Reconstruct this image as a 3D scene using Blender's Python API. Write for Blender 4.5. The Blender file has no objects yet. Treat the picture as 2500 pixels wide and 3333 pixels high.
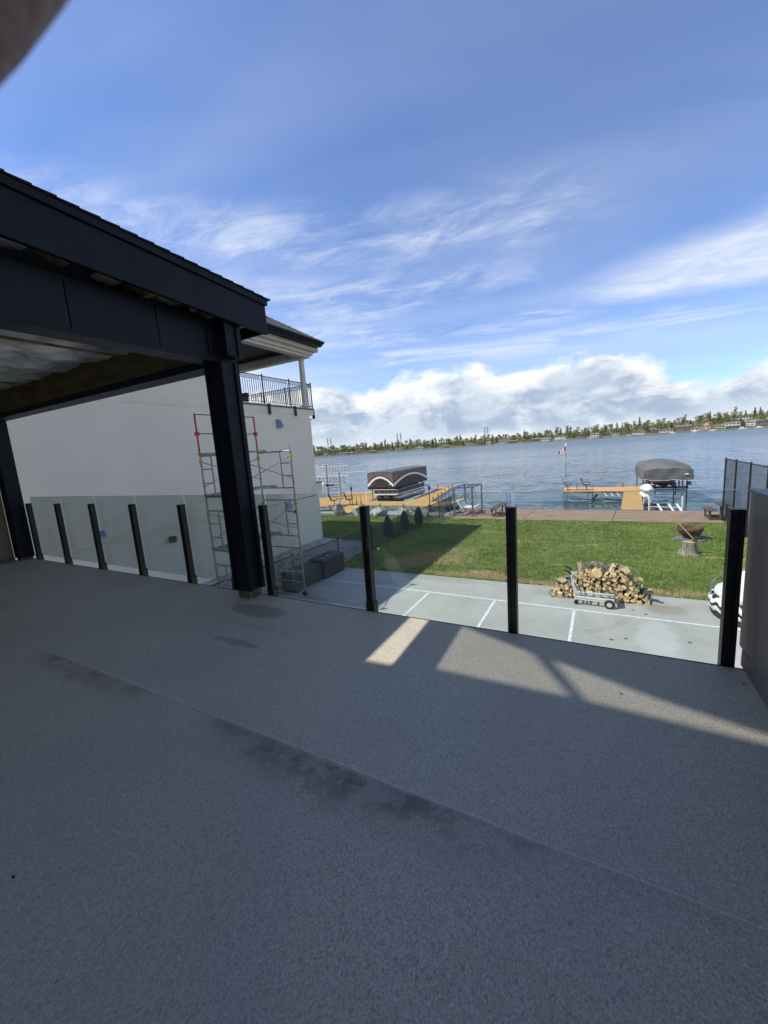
import bpy, math, random
import numpy as np
from mathutils import Vector, Matrix
from mathutils.geometry import tessellate_polygon
random.seed(7)
S = bpy.context.scene
C = S.collection
PI = math.pi
rad = math.radians

# ------------------------------------------------------------------ camera
pit, rol, yaw = rad(9.002), rad(-4.014), rad(-28.856)
fw = Vector((math.sin(yaw)*math.cos(pit), math.cos(yaw)*math.cos(pit), -math.sin(pit)))
rt = Vector((math.cos(yaw), -math.sin(yaw), 0))
up = rt.cross(fw)
r2 = rt*math.cos(rol) + up*math.sin(rol)
u2 = -rt*math.sin(rol) + up*math.cos(rol)
cd = bpy.data.cameras.new('camera')
cam = bpy.data.objects.new('camera', cd); C.objects.link(cam)
EYE = Vector((0, 0, 1.6))
m = Matrix((r2, u2, -fw)).transposed().to_4x4(); m.translation = EYE
cam.matrix_world = m
cd.sensor_fit = 'HORIZONTAL'; cd.sensor_width = 5.6; cd.lens = 5.6*1273.3/2500
cd.clip_start = 0.01; cd.clip_end = 6000
cd.dof.use_dof = True; cd.dof.focus_distance = 9.0; cd.dof.aperture_fstop = 2.2
S.camera = cam
S.render.resolution_x = 768; S.render.resolution_y = 1024

# ------------------------------------------------------------------ light and sky
SAZ, SEL = rad(55.5), rad(52)            # shadows fall towards this azimuth
ld = bpy.data.lights.new('sun', 'SUN'); ld.energy = 2.85; ld.angle = rad(0.5); ld.color = (1, .95, .87)
sun = bpy.data.objects.new('sun', ld); C.objects.link(sun)
ldir = Vector((math.sin(SAZ)*math.cos(SEL), math.cos(SAZ)*math.cos(SEL), -math.sin(SEL)))
sun.rotation_euler = ldir.to_track_quat('-Z', 'Y').to_euler()
S.view_settings.view_transform = 'Standard'; S.view_settings.look = 'None'
S.view_settings.gamma = 1; S.view_settings.use_curve_mapping = False
S.view_settings.exposure = 0.88

W = bpy.data.worlds.new('World'); S.world = W; W.use_nodes = True
wt = W.node_tree; wt.nodes.clear()
def nd(t, ty, **kw):
    n = t.nodes.new(ty)
    for k, v in kw.items(): setattr(n, k, v)
    return n
def M_(t, op, a, b=None, c=None, clamp=False):
    n = nd(t, 'ShaderNodeMath', operation=op, use_clamp=clamp)
    for i, v in enumerate((a, b, c)):
        if v is None: continue
        if isinstance(v, (int, float)): n.inputs[i].default_value = v
        else: t.links.new(v, n.inputs[i])
    return n.outputs[0]
def MIX(t, f, a, b):
    n = nd(t, 'ShaderNodeMix', data_type='RGBA')
    for s, v in ((n.inputs[0], f), (n.inputs[6], a), (n.inputs[7], b)):
        if isinstance(v, (int, float)): s.default_value = v
        elif isinstance(v, tuple): s.default_value = (*v[:3], 1)
        else: t.links.new(v, s)
    return n.outputs[2]
def SM(t, v, a, b):                      # smooth step from a to b
    n = nd(t, 'ShaderNodeMapRange', interpolation_type='SMOOTHSTEP')
    t.links.new(v, n.inputs[0]); n.inputs[1].default_value = a; n.inputs[2].default_value = b
    return n.outputs[0]
def NOI(t, vec, scale, detail=6, rough=.55, dist=0.0):
    n = nd(t, 'ShaderNodeTexNoise'); n.inputs['Scale'].default_value = scale
    n.inputs['Detail'].default_value = detail; n.inputs['Roughness'].default_value = rough
    n.inputs['Distortion'].default_value = dist
    if vec is not None: t.links.new(vec, n.inputs['Vector'])
    return n.outputs[0]
def XYZ(t, x, y, z):
    n = nd(t, 'ShaderNodeCombineXYZ')
    for i, v in enumerate((x, y, z)):
        if isinstance(v, (int, float)): n.inputs[i].default_value = v
        else: t.links.new(v, n.inputs[i])
    return n.outputs[0]

sk = nd(wt, 'ShaderNodeTexSky', sky_type='NISHITA'); sk.sun_disc = False
sk.sun_elevation = SEL; sk.sun_rotation = SAZ + PI
sk.altitude = 1000; sk.air_density = 1.0; sk.dust_density = 0.6; sk.ozone_density = 2.5
tc = nd(wt, 'ShaderNodeTexCoord')
sp = nd(wt, 'ShaderNodeSeparateXYZ'); wt.links.new(tc.outputs['Generated'], sp.inputs[0])
X, Y, Z = sp.outputs
el = M_(wt, 'MULTIPLY', M_(wt, 'ARCSINE', M_(wt, 'MAXIMUM', Z, -1)), 180/PI)
az = M_(wt, 'MULTIPLY', M_(wt, 'ARCTAN2', X, Y), 180/PI)
# cloud sheet coordinates: a flat layer overhead, so the streaks converge as real ones do
zz = M_(wt, 'ADD', M_(wt, 'MAXIMUM', Z, 0), .07)
px = M_(wt, 'DIVIDE', X, zz); py = M_(wt, 'DIVIDE', Y, zz)
th = rad(14)                              # streak direction on the sheet
pu = M_(wt, 'ADD', M_(wt, 'MULTIPLY', px, math.cos(th)), M_(wt, 'MULTIPLY', py, math.sin(th)))
pv = M_(wt, 'SUBTRACT', M_(wt, 'MULTIPLY', py, math.cos(th)), M_(wt, 'MULTIPLY', px, math.sin(th)))
vec_ci = XYZ(wt, M_(wt, 'MULTIPLY', pu, .42), pv, 0)
n_ci = NOI(wt, vec_ci, 2.1, 9, .6, .7)
n_ci2 = NOI(wt, vec_ci, .75, 4, .5, .3)
n_fine = NOI(wt, XYZ(wt, M_(wt, 'MULTIPLY', pu, .9), M_(wt, 'MULTIPLY', pv, 1.9), 3.3), 3.4, 8, .68, .9)
def bump_(v, a, b, c, d): return M_(wt, 'MULTIPLY', SM(wt, v, a, b), M_(wt, 'SUBTRACT', 1, SM(wt, v, c, d)))
# broad haze veil: stronger low and to the left
veil = M_(wt, 'MULTIPLY', SM(wt, n_ci2, .34, .74), .62)
veil = M_(wt, 'ADD', veil, M_(wt, 'MULTIPLY', bump_(el, 4, 8, 10, 18), .56))
veil = M_(wt, 'MULTIPLY', veil, M_(wt, 'ADD', .35, M_(wt, 'MULTIPLY', M_(wt, 'SUBTRACT', 1, SM(wt, az, -62, -25)), .65)))
# three bundles of wisps and a brighter swath that fans out to the right
soft = SM(wt, M_(wt, 'ADD', M_(wt, 'MULTIPLY', n_ci, .5), M_(wt, 'MULTIPLY', n_fine, .5)), .40, .70)
bA = M_(wt, 'MULTIPLY', bump_(el, 21.5, 25, 26.5, 31), M_(wt, 'SUBTRACT', 1, SM(wt, az, -10, 6)))
bB = M_(wt, 'MULTIPLY', bump_(el, 15.5, 18.5, 20, 24), M_(wt, 'SUBTRACT', 1, SM(wt, az, -20, 0)))
bC = M_(wt, 'MULTIPLY', bump_(el, 13.0, 15, 16, 17.6), M_(wt, 'SUBTRACT', 1, SM(wt, az, -6, 3)))
band = M_(wt, 'MAXIMUM', M_(wt, 'MAXIMUM', bA, bB), bC)
ci = M_(wt, 'MULTIPLY', M_(wt, 'MULTIPLY', soft, band), .64)
azp = M_(wt, 'MAXIMUM', M_(wt, 'ADD', az, 3), 0)
wob = M_(wt, 'MULTIPLY', M_(wt, 'SUBTRACT', n_ci, .5), 3.0)
dl = M_(wt, 'ADD', M_(wt, 'ADD', M_(wt, 'SUBTRACT', el, 15.6), M_(wt, 'MULTIPLY', azp, .13)), wob)
du = M_(wt, 'ADD', M_(wt, 'SUBTRACT', M_(wt, 'SUBTRACT', el, 16.6), M_(wt, 'MULTIPLY', azp, .12)), wob)
sw = M_(wt, 'MULTIPLY', SM(wt, dl, -.5, 1.4), M_(wt, 'SUBTRACT', 1, SM(wt, du, -1.2, 2.6)))
sw = M_(wt, 'MULTIPLY', sw, M_(wt, 'ADD', .25, M_(wt, 'MULTIPLY', SM(wt, az, -12, 9), .75)))
sw = M_(wt, 'MULTIPLY', sw, M_(wt, 'ADD', .45, M_(wt, 'MULTIPLY', SM(wt, n_fine, .22, .75), .42)))
lw = M_(wt, 'MULTIPLY', bump_(el, 10.2, 12, 12.6, 13.8), M_(wt, 'MULTIPLY', SM(wt, n_ci, .42, .66), .5))
ci = M_(wt, 'ADD', M_(wt, 'MAXIMUM', M_(wt, 'MAXIMUM', ci, sw), lw), veil, clamp=True)
# cumulus bank along the horizon
vec_cu = XYZ(wt, M_(wt, 'MULTIPLY', az, .1), M_(wt, 'MULTIPLY', el, .2), 1.7)
n_cu = NOI(wt, vec_cu, 1.35, 10, .56, .25)
n_top = NOI(wt, XYZ(wt, M_(wt, 'MULTIPLY', az, .1), 0, 4.2), .85, 4, .5)
top = M_(wt, 'ADD', 4.9, M_(wt, 'MULTIPLY', n_top, 8.2))
top = M_(wt, 'SUBTRACT', top, M_(wt, 'MULTIPLY', SM(wt, az, 0, 9), 2.6))
n_tops = NOI(wt, XYZ(wt, M_(wt, 'MULTIPLY', az, .1), 0, 4.2), .85, 0, .5)
tops = M_(wt, 'SUBTRACT', M_(wt, 'ADD', 5.6, M_(wt, 'MULTIPLY', n_tops, 8.5)), M_(wt, 'MULTIPLY', SM(wt, az, 0, 9), 2.6))
mott = NOI(wt, XYZ(wt, M_(wt, 'MULTIPLY', az, .1), M_(wt, 'MULTIPLY', el, .16), 6.6), 2.6, 8, .62, .6)
dens = M_(wt, 'ADD', M_(wt, 'MULTIPLY', M_(wt, 'SUBTRACT', top, el), .11), M_(wt, 'SUBTRACT', n_cu, .5))
cu = SM(wt, dens, -.07, .17)
cu = M_(wt, 'MULTIPLY', cu, SM(wt, el, -1, 1))
# shading of the bank: white crowns, grey-blue bases and rain below
n_sh = NOI(wt, XYZ(wt, M_(wt, 'MULTIPLY', az, .13), M_(wt, 'MULTIPLY', el, .33), 8.1), 1.2, 8, .6, .35)
white = M_(wt, 'ADD', SM(wt, M_(wt, 'SUBTRACT', el, tops), -5.6, .4), M_(wt, 'ADD', M_(wt, 'MULTIPLY', M_(wt, 'SUBTRACT', n_sh, .5), 2.6), M_(wt, 'MULTIPLY', M_(wt, 'SUBTRACT', mott, .5), 1.6)), clamp=True)
rain = NOI(wt, XYZ(wt, M_(wt, 'MULTIPLY', az, .12), M_(wt, 'MULTIPLY', el, .17), 2.2), 1.2, 6, .55, .5)
lowc = MIX(wt, SM(wt, rain, .36, .64), (1.75, 2.2, 2.95), (2.9, 3.3, 3.75))
lowc = MIX(wt, SM(wt, el, 2.6, -.5), lowc, (3.4, 3.75, 4.15))
cuc = MIX(wt, white, lowc, (4.8, 4.8, 4.78))
skyc = nd(wt, 'ShaderNodeMix', data_type='RGBA', blend_type='MULTIPLY'); skyc.inputs[0].default_value = 1
wt.links.new(sk.outputs[0], skyc.inputs[6]); skyc.inputs[7].default_value = (.57, .665, .85, 1)
c1 = MIX(wt, ci, skyc.outputs[2], (3.6, 3.9, 4.35))
c2 = MIX(wt, cu, c1, cuc)
bg = nd(wt, 'ShaderNodeBackground'); bg.inputs[1].default_value = .13
wt.links.new(c2, bg.inputs[0])
wo = nd(wt, 'ShaderNodeOutputWorld'); wt.links.new(bg.outputs[0], wo.inputs[0])

# ------------------------------------------------------------------ materials
def mat(name, col, rough=.7, metal=0, var=.12, vscale=4, bump=0, bscale=60, col2=None, spec=.5, coords='Object', stretch=(1, 1, 1), rnd=0, detail=5):
    ma = bpy.data.materials.new(name); ma.use_nodes = True; t = ma.node_tree
    b = t.nodes['Principled BSDF']; b.inputs['Roughness'].default_value = rough
    b.inputs['Metallic'].default_value = metal; b.inputs['Specular IOR Level'].default_value = spec
    tcn = nd(t, 'ShaderNodeTexCoord'); mp = nd(t, 'ShaderNodeMapping'); mp.inputs['Scale'].default_value = stretch
    t.links.new(tcn.outputs[coords], mp.inputs[0]); v = mp.outputs[0]
    col2 = col2 or tuple(max(0, c*(1-2*var)) for c in col)
    if col2 == col: o = None
    n = NOI(t, v, vscale, detail, .6)
    f = SM(t, n, .33, .67)
    c = MIX(t, f, tuple(min(1, x*(1+var)) for x in col), col2)
    if rnd:
        oi = nd(t, 'ShaderNodeObjectInfo')
        hs = nd(t, 'ShaderNodeHueSaturation'); t.links.new(c, hs.inputs['Color'])
        t.links.new(M_(t, 'ADD', 1-rnd, M_(t, 'MULTIPLY', oi.outputs['Random'], 2*rnd)), hs.inputs['Value'])
        t.links.new(M_(t, 'ADD', .5-rnd*.05, M_(t, 'MULTIPLY', oi.outputs['Random'], rnd*.1)), hs.inputs['Hue'])
        c = hs.outputs[0]
    t.links.new(c, b.inputs['Base Color'])
    if bump:
        bn = nd(t, 'ShaderNodeBump'); bn.inputs['Strength'].default_value = min(1, bump); bn.inputs['Distance'].default_value = .01*max(1, bump)
        t.links.new(NOI(t, v, bscale, 4, .6), bn.inputs['Height']); t.links.new(bn.outputs[0], b.inputs['Normal'])
    ma['b'] = 0
    return ma
def bs(ma): return ma.node_tree.nodes['Principled BSDF']
K = {}
K['black'] = mat('black_powder_coat', (.012, .013, .015), .42, var=.15, vscale=8, bump=.15, bscale=90)
K['charcoal'] = mat('charcoal_siding', (.0075, .0105, .020), .5, var=.14, vscale=3, bump=.5, bscale=45, stretch=(1, 1, .35))
K['charcoal2'] = mat('charcoal_trim', (.005, .007, .013), .45, var=.12, vscale=6, bump=.2)
K['shingle'] = mat('asphalt_shingle', (.03, .03, .032), .95, var=.3, vscale=40, bump=1, bscale=120)
K['shingle_grey'] = mat('grey_shingle', (.17, .175, .165), .95, var=.3, vscale=6, bump=1, bscale=60)
K['osb'] = mat('brown_sheathing', (.17, .115, .055), .85, var=.15, vscale=2, bump=.3, bscale=80, stretch=(1, 3, 3))
K['lumber'] = mat('raw_lumber', (.33, .2, .09), .8, var=.3, vscale=6, bump=.2)
K['plastic'] = mat('vapour_barrier_plastic', (.78, .79, .72), .28, var=.25, vscale=3, bump=0)
K['stucco'] = mat('light_grey_stucco', (.82, .76, .665), .92, var=.02, vscale=.5, bump=.7, bscale=70)
K['stucco_line'] = mat('pale_stucco_band', (.81, .745, .65), .92, var=.05, vscale=1, bump=.6, bscale=70)
K['beige'] = mat('beige_stucco', (.36, .31, .23), .92, var=.08, vscale=1, bump=.8, bscale=60)
K['stonebase'] = mat('concrete_foot', (.2, .17, .15), .9, var=.25, vscale=9, bump=.5)
K['cream'] = mat('cream_trim', (.62, .60, .54), .7, var=.05, vscale=2)
K['white'] = mat('white_paint', (.78, .78, .76), .5, var=.04, vscale=3)
K['whitefab'] = mat('white_fabric', (.74, .74, .73), .9, var=.06, vscale=4, bump=.3, bscale=40)
K['alu'] = mat('galvanised_tube', (.34, .345, .35), .42, metal=.7, var=.2, vscale=12)
K['greymetal'] = mat('grey_painted_steel', (.15, .17, .19), .5, metal=.2, var=.12, vscale=6)
K['red'] = mat('red_paint', (.48, .035, .03), .5, var=.2, vscale=10)
K['darkred'] = mat('weathered_dark_red_tube', (.1, .03, .03), .6, var=.3, vscale=10)
K['yellow'] = mat('yellow_clip', (.66, .44, .03), .55, var=.2, vscale=15)
K['plank'] = mat('scaffold_plank', (.3, .3, .28), .8, var=.3, vscale=6, stretch=(8, 1, 1))
K['rust'] = mat('rusty_brown_caster', (.13, .06, .03), .8, var=.3, vscale=20)
K['bowl'] = mat('rusted_steel', (.12, .05, .028), .75, var=.4, vscale=5, bump=.3, bscale=30, col2=(.06, .028, .02))
K['rattan'] = mat('dark_grey_resin', (.04, .04, .042), .5, var=.2, vscale=5, bump=.6, bscale=90)
K['dock'] = mat('orange_cedar_decking', (.56, .325, .115), .75, var=.12, vscale=2.2, bump=.4, bscale=30, stretch=(1, 7, 1))
K['dockside'] = mat('orange_dock_edge', (.42, .22, .07), .75, var=.2, vscale=3)
K['walk'] = mat('terracotta_walkway_concrete', (.335, .21, .145), .9, var=.16, vscale=2.2, bump=.6, bscale=30, stretch=(.5, 2.2, 1), detail=8)
K['brownwood'] = mat('weathered_brown_board', (.13, .085, .06), .85, var=.3, vscale=5, stretch=(6, 1, 6))
K['rock'] = mat('pale_granite', (.36, .345, .32), .95, var=.35, vscale=3.5, bump=1, bscale=12, col2=(.14, .135, .125))
K['gravel'] = mat('pale_shore_gravel', (.36, .345, .33), .95, var=.3, vscale=14, bump=1, bscale=25)
K['mulch'] = mat('dark_bed', (.12, .11, .1), .95, var=.4, vscale=25, bump=1, bscale=40)
K['paver'] = mat('grey_patio_concrete', (.41, .395, .37), .9, var=.18, vscale=3, bump=.3)
K['burlap'] = mat('dark_green_shrub_wrap', (.014, .02, .016), .95, var=.35, vscale=9, bump=1, bscale=30)
K['canopy'] = mat('taupe_vinyl_canopy', (.15, .135, .12), .55, var=.1, vscale=2, bump=.3, bscale=6)
K['canopy_top'] = mat('grey_vinyl_canopy_top', (.11, .115, .11), .5, var=.15, vscale=2, bump=.3, bscale=6)
K['blackvinyl'] = mat('black_vinyl', (.014, .014, .016), .45, var=.2, vscale=3)
K['darkvinyl'] = mat('dark_grey_vinyl', (.04, .04, .042), .5, var=.2, vscale=3)
K['silver'] = mat('silver_hull', (.4, .41, .42), .3, metal=.75, var=.15, vscale=3)
K['tarp'] = mat('grey_lift_canopy', (.12, .12, .122), .75, var=.13, vscale=1.6, bump=1, bscale=5, stretch=(.5, .5, 3))
K['redhull'] = mat('dark_red_hull', (.2, .012, .018), .3, var=.2, vscale=2)
K['sling'] = mat('brown_sling_fabric', (.07, .06, .048), .8, var=.2, vscale=20)
K['foliage1'] = None
K['straw'] = mat('dry_grass', (.4, .3, .16), .95, var=.3, vscale=30)
K['skin'] = mat('shaded_skin', (.34, .215, .18), .55, var=.07, vscale=60, bump=.3, bscale=500)
K['ventblue'] = mat('zinc_vent_hood', (.26, .31, .42), .3, metal=.6, var=.1, vscale=10)
K['iron'] = mat('black_wrought_iron', (.012, .012, .014), .45, var=.2, vscale=12)
K['rubber'] = mat('black_rubber', (.018, .018, .018), .85, var=.2, vscale=20)
K['hub'] = mat('cream_wheel_hub', (.6, .56, .42), .5, var=.1)
K['paint'] = mat('white_court_paint', (.72, .73, .73), .8, var=.12, vscale=14, bump=.2)
K['stake'] = mat('steel_stake', (.2, .2, .2), .5, metal=.4, var=.2)
K['mud'] = mat('dried_mud', (.09, .08, .065), .95, var=.3, vscale=20)
K['parapet'] = mat('brown_grey_parapet_cladding', (.26, .22, .19), .6, var=.12, vscale=2, bump=.3, stretch=(1, 3, .3))
K['slate'] = mat('grey_slate_slab', (.2, .2, .2), .9, var=.25, vscale=5, bump=.6, bscale=30)
K['endgrain'] = mat('cut_wood_end', (.5, .36, .2), .85, var=.12, vscale=25)
K['stumpbark'] = mat('weathered_grey_bark', (.3, .27, .22), .95, var=.4, vscale=9, bump=1, bscale=26, stretch=(4, 4, .5), col2=(.1, .085, .07))
K['split'] = mat('split_pine', (.84, .62, .32), .85, var=.1, vscale=9, bump=.7, bscale=40, stretch=(2, .4, 2), col2=(.64, .42, .2), rnd=.2)
K['splitside'] = mat('weathered_split_side', (.46, .34, .21), .9, var=.3, vscale=9, bump=.7, bscale=40, stretch=(3, .4, 3), rnd=.3)
K['bark'] = mat('grey_firewood_bark', (.2, .18, .155), .95, var=.4, vscale=14, bump=1, bscale=35, rnd=.3)
K['roofbrown'] = mat('brown_far_roof', (.16, .14, .125), .9, var=.2, vscale=.3, rnd=.5)
K['farwall'] = mat('pale_far_wall', (.66, .63, .57), .9, var=.1, vscale=.2, rnd=.25)
K['fardark'] = mat('dark_far_wall', (.2, .16, .13), .9, var=.2, vscale=.2, rnd=.4)
K['pinkwall'] = mat('salmon_far_wall', (.52, .36, .28), .9, var=.1, vscale=.2)
K['farglass'] = mat('dark_far_window', (.03, .035, .04), .2, var=.1)
K['trunk'] = mat('tree_bark', (.09, .075, .06), .95, var=.3, vscale=2)
K['ridge'] = mat('far_bank_soil', (.09, .1, .05), .95, var=.35, vscale=.03, col2=(.12, .105, .075))

# leaves
def leafmat(name, col, v=.25):
    ma = mat(name, col, .85, var=v, vscale=.35, rnd=.3, spec=.2)
    return ma
K['leaf_lime'] = leafmat('spring_lime_leaves', (.30, .32, .11))
K['leaf_green'] = leafmat('mid_green_leaves', (.17, .21, .075))
K['leaf_olive'] = leafmat('olive_budding_leaves', (.25, .235, .12))
K['leaf_dark'] = leafmat('dark_spruce_needles', (.06, .08, .045))
K['leaf_pale'] = leafmat('pale_budding_twigs', (.34, .31, .2))

# vinyl deck
def deckmat():
    ma = bpy.data.materials.new('speckled_grey_vinyl_deck'); ma.use_nodes = True; t = ma.node_tree; b = bs(ma)
    co = nd(t, 'ShaderNodeTexCoord').outputs['Object']
    s = nd(t, 'ShaderNodeSeparateXYZ'); t.links.new(co, s.inputs[0])
    st = nd(t, 'ShaderNodeMapping'); st.inputs['Scale'].default_value = (1, .62, 1); st.inputs['Rotation'].default_value = (0, 0, .5)
    t.links.new(co, st.inputs[0]); v = st.outputs[0]
    sp1 = NOI(t, v, 190, 4, .8); sp2 = NOI(t, v, 420, 2, .6)
    spk = M_(t, 'ADD', M_(t, 'MULTIPLY', sp1, .65), M_(t, 'MULTIPLY', sp2, .35))
    big = NOI(t, co, .7, 5, .55, .5)
    def cells(sc):
        vo = nd(t, 'ShaderNodeTexVoronoi', feature='F1'); vo.inputs['Scale'].default_value = sc; vo.inputs['Randomness'].default_value = 1
        t.links.new(v, vo.inputs['Vector']); sc_ = nd(t, 'ShaderNodeSeparateColor'); t.links.new(vo.outputs['Color'], sc_.inputs[0]); return sc_.outputs[0]
    g1, g2 = cells(300), cells(190)
    spk = M_(t, 'ADD', M_(t, 'MULTIPLY', g1, .75), M_(t, 'MULTIPLY', sp2, .25))
    c = MIX(t, SM(t, spk, .05, .95), (.37, .33, .25), (.63, .56, .44))
    c = MIX(t, M_(t, 'MULTIPLY', M_(t, 'GREATER_THAN', g2, .93), .38), c, (.14, .13, .12))
    c = MIX(t, M_(t, 'MULTIPLY', M_(t, 'LESS_THAN', g2, .06), .3), c, (.85, .8, .7))
    c = MIX(t, M_(t, 'MULTIPLY', SM(t, big, .35, .7), .22), c, (.38, .335, .28))
    # worn dark smears along the seam, and one at the column foot: dirt, with shapes of their own
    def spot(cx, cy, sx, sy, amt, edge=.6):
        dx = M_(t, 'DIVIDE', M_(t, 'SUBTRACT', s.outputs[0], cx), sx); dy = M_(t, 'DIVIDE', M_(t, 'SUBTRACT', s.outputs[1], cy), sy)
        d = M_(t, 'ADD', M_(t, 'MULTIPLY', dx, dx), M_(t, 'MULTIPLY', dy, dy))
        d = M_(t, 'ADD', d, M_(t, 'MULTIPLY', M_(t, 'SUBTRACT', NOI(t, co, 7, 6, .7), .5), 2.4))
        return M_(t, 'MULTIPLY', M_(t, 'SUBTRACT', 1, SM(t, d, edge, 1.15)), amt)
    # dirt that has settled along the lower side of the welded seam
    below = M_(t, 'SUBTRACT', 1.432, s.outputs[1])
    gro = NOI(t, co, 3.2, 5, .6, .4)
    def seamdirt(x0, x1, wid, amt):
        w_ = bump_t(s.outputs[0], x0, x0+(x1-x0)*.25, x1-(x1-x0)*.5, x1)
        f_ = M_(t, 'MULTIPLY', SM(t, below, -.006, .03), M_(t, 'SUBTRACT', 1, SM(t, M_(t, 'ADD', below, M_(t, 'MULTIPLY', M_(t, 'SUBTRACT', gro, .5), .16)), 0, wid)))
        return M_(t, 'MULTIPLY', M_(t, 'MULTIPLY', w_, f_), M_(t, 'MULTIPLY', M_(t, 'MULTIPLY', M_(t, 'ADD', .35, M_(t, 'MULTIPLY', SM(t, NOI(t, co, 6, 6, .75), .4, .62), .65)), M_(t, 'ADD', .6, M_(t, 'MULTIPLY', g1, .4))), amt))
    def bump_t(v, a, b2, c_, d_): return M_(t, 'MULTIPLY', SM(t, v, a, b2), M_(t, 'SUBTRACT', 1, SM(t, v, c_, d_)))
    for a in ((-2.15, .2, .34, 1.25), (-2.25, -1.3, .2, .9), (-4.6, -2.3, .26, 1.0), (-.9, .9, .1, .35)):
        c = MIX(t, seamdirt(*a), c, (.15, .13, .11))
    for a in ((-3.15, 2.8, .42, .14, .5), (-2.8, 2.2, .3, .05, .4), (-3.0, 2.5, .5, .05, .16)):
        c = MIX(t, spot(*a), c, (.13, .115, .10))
    lowf = NOI(t, co, .9, 3, .5, .8)
    ridge = M_(t, 'ABSOLUTE', M_(t, 'SUBTRACT', s.outputs[1], 1.436))
    c = MIX(t, M_(t, 'MULTIPLY', M_(t, 'SUBTRACT', 1, SM(t, ridge, .002, .009)), .2), c, (.75, .70, .60))
    c = MIX(t, M_(t, 'MULTIPLY', SM(t, lowf, .45, .65), .16), c, (.36, .28, .30))
    t.links.new(c, b.inputs['Base Color'])
    b.inputs['Roughness'].default_value = .55
    t.links.new(M_(t, 'ADD', .42, M_(t, 'MULTIPLY', big, .25)), b.inputs['Roughness'])
    return ma
K['deck'] = deckmat()
bs(K['deck']).inputs['Specular IOR Level'].default_value = .22
for q_ in ('charcoal', 'charcoal2', 'rattan'): bs(K[q_]).inputs['Specular IOR Level'].default_value = .2

def slabmat():
    ma = bpy.data.materials.new('broom_finished_concrete'); ma.use_nodes = True; t = ma.node_tree; b = bs(ma)
    co = nd(t, 'ShaderNodeTexCoord').outputs['Object']
    s = nd(t, 'ShaderNodeSeparateXYZ'); t.links.new(co, s.inputs[0])
    a = NOI(t, co, .9, 8, .6, .4); f = NOI(t, co, 60, 4, .7); g = NOI(t, co, 9, 5, .6)
    c = MIX(t, SM(t, a, .3, .7), (.42, .405, .375), (.345, .335, .315))
    c = MIX(t, M_(t, 'MULTIPLY', SM(t, g, .45, .7), .3), c, (.48, .46, .43))
    c = MIX(t, M_(t, 'MULTIPLY', SM(t, f, .5, .7), .25), c, (.2, .2, .2))
    def spot(cx, cy, sx, sy, amt, col, ns=3):
        nonlocal c
        dx = M_(t, 'DIVIDE', M_(t, 'SUBTRACT', s.outputs[0], cx), sx); dy = M_(t, 'DIVIDE', M_(t, 'SUBTRACT', s.outputs[1], cy), sy)
        d = M_(t, 'ADD', M_(t, 'MULTIPLY', dx, dx), M_(t, 'MULTIPLY', dy, dy))
        d = M_(t, 'ADD', d, M_(t, 'MULTIPLY', M_(t, 'SUBTRACT', NOI(t, co, ns, 5, .65), .5), 1.6))
        c = MIX(t, M_(t, 'MULTIPLY', M_(t, 'SUBTRACT', 1, SM(t, d, .3, 1.1)), amt), c, col)
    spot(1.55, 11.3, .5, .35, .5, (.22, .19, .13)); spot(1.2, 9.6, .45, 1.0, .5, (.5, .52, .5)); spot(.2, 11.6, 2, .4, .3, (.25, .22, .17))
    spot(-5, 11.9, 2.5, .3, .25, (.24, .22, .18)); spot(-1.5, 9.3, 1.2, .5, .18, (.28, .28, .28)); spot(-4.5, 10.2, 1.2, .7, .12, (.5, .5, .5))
    t.links.new(c, b.inputs['Base Color']); b.inputs['Roughness'].default_value = .9
    bn = nd(t, 'ShaderNodeBump'); bn.inputs['Strength'].default_value = .4; bn.inputs['Distance'].default_value = .004
    t.links.new(f, bn.inputs['Height']); t.links.new(bn.outputs[0], b.inputs['Normal'])
    return ma
K['slab'] = slabmat()

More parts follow.
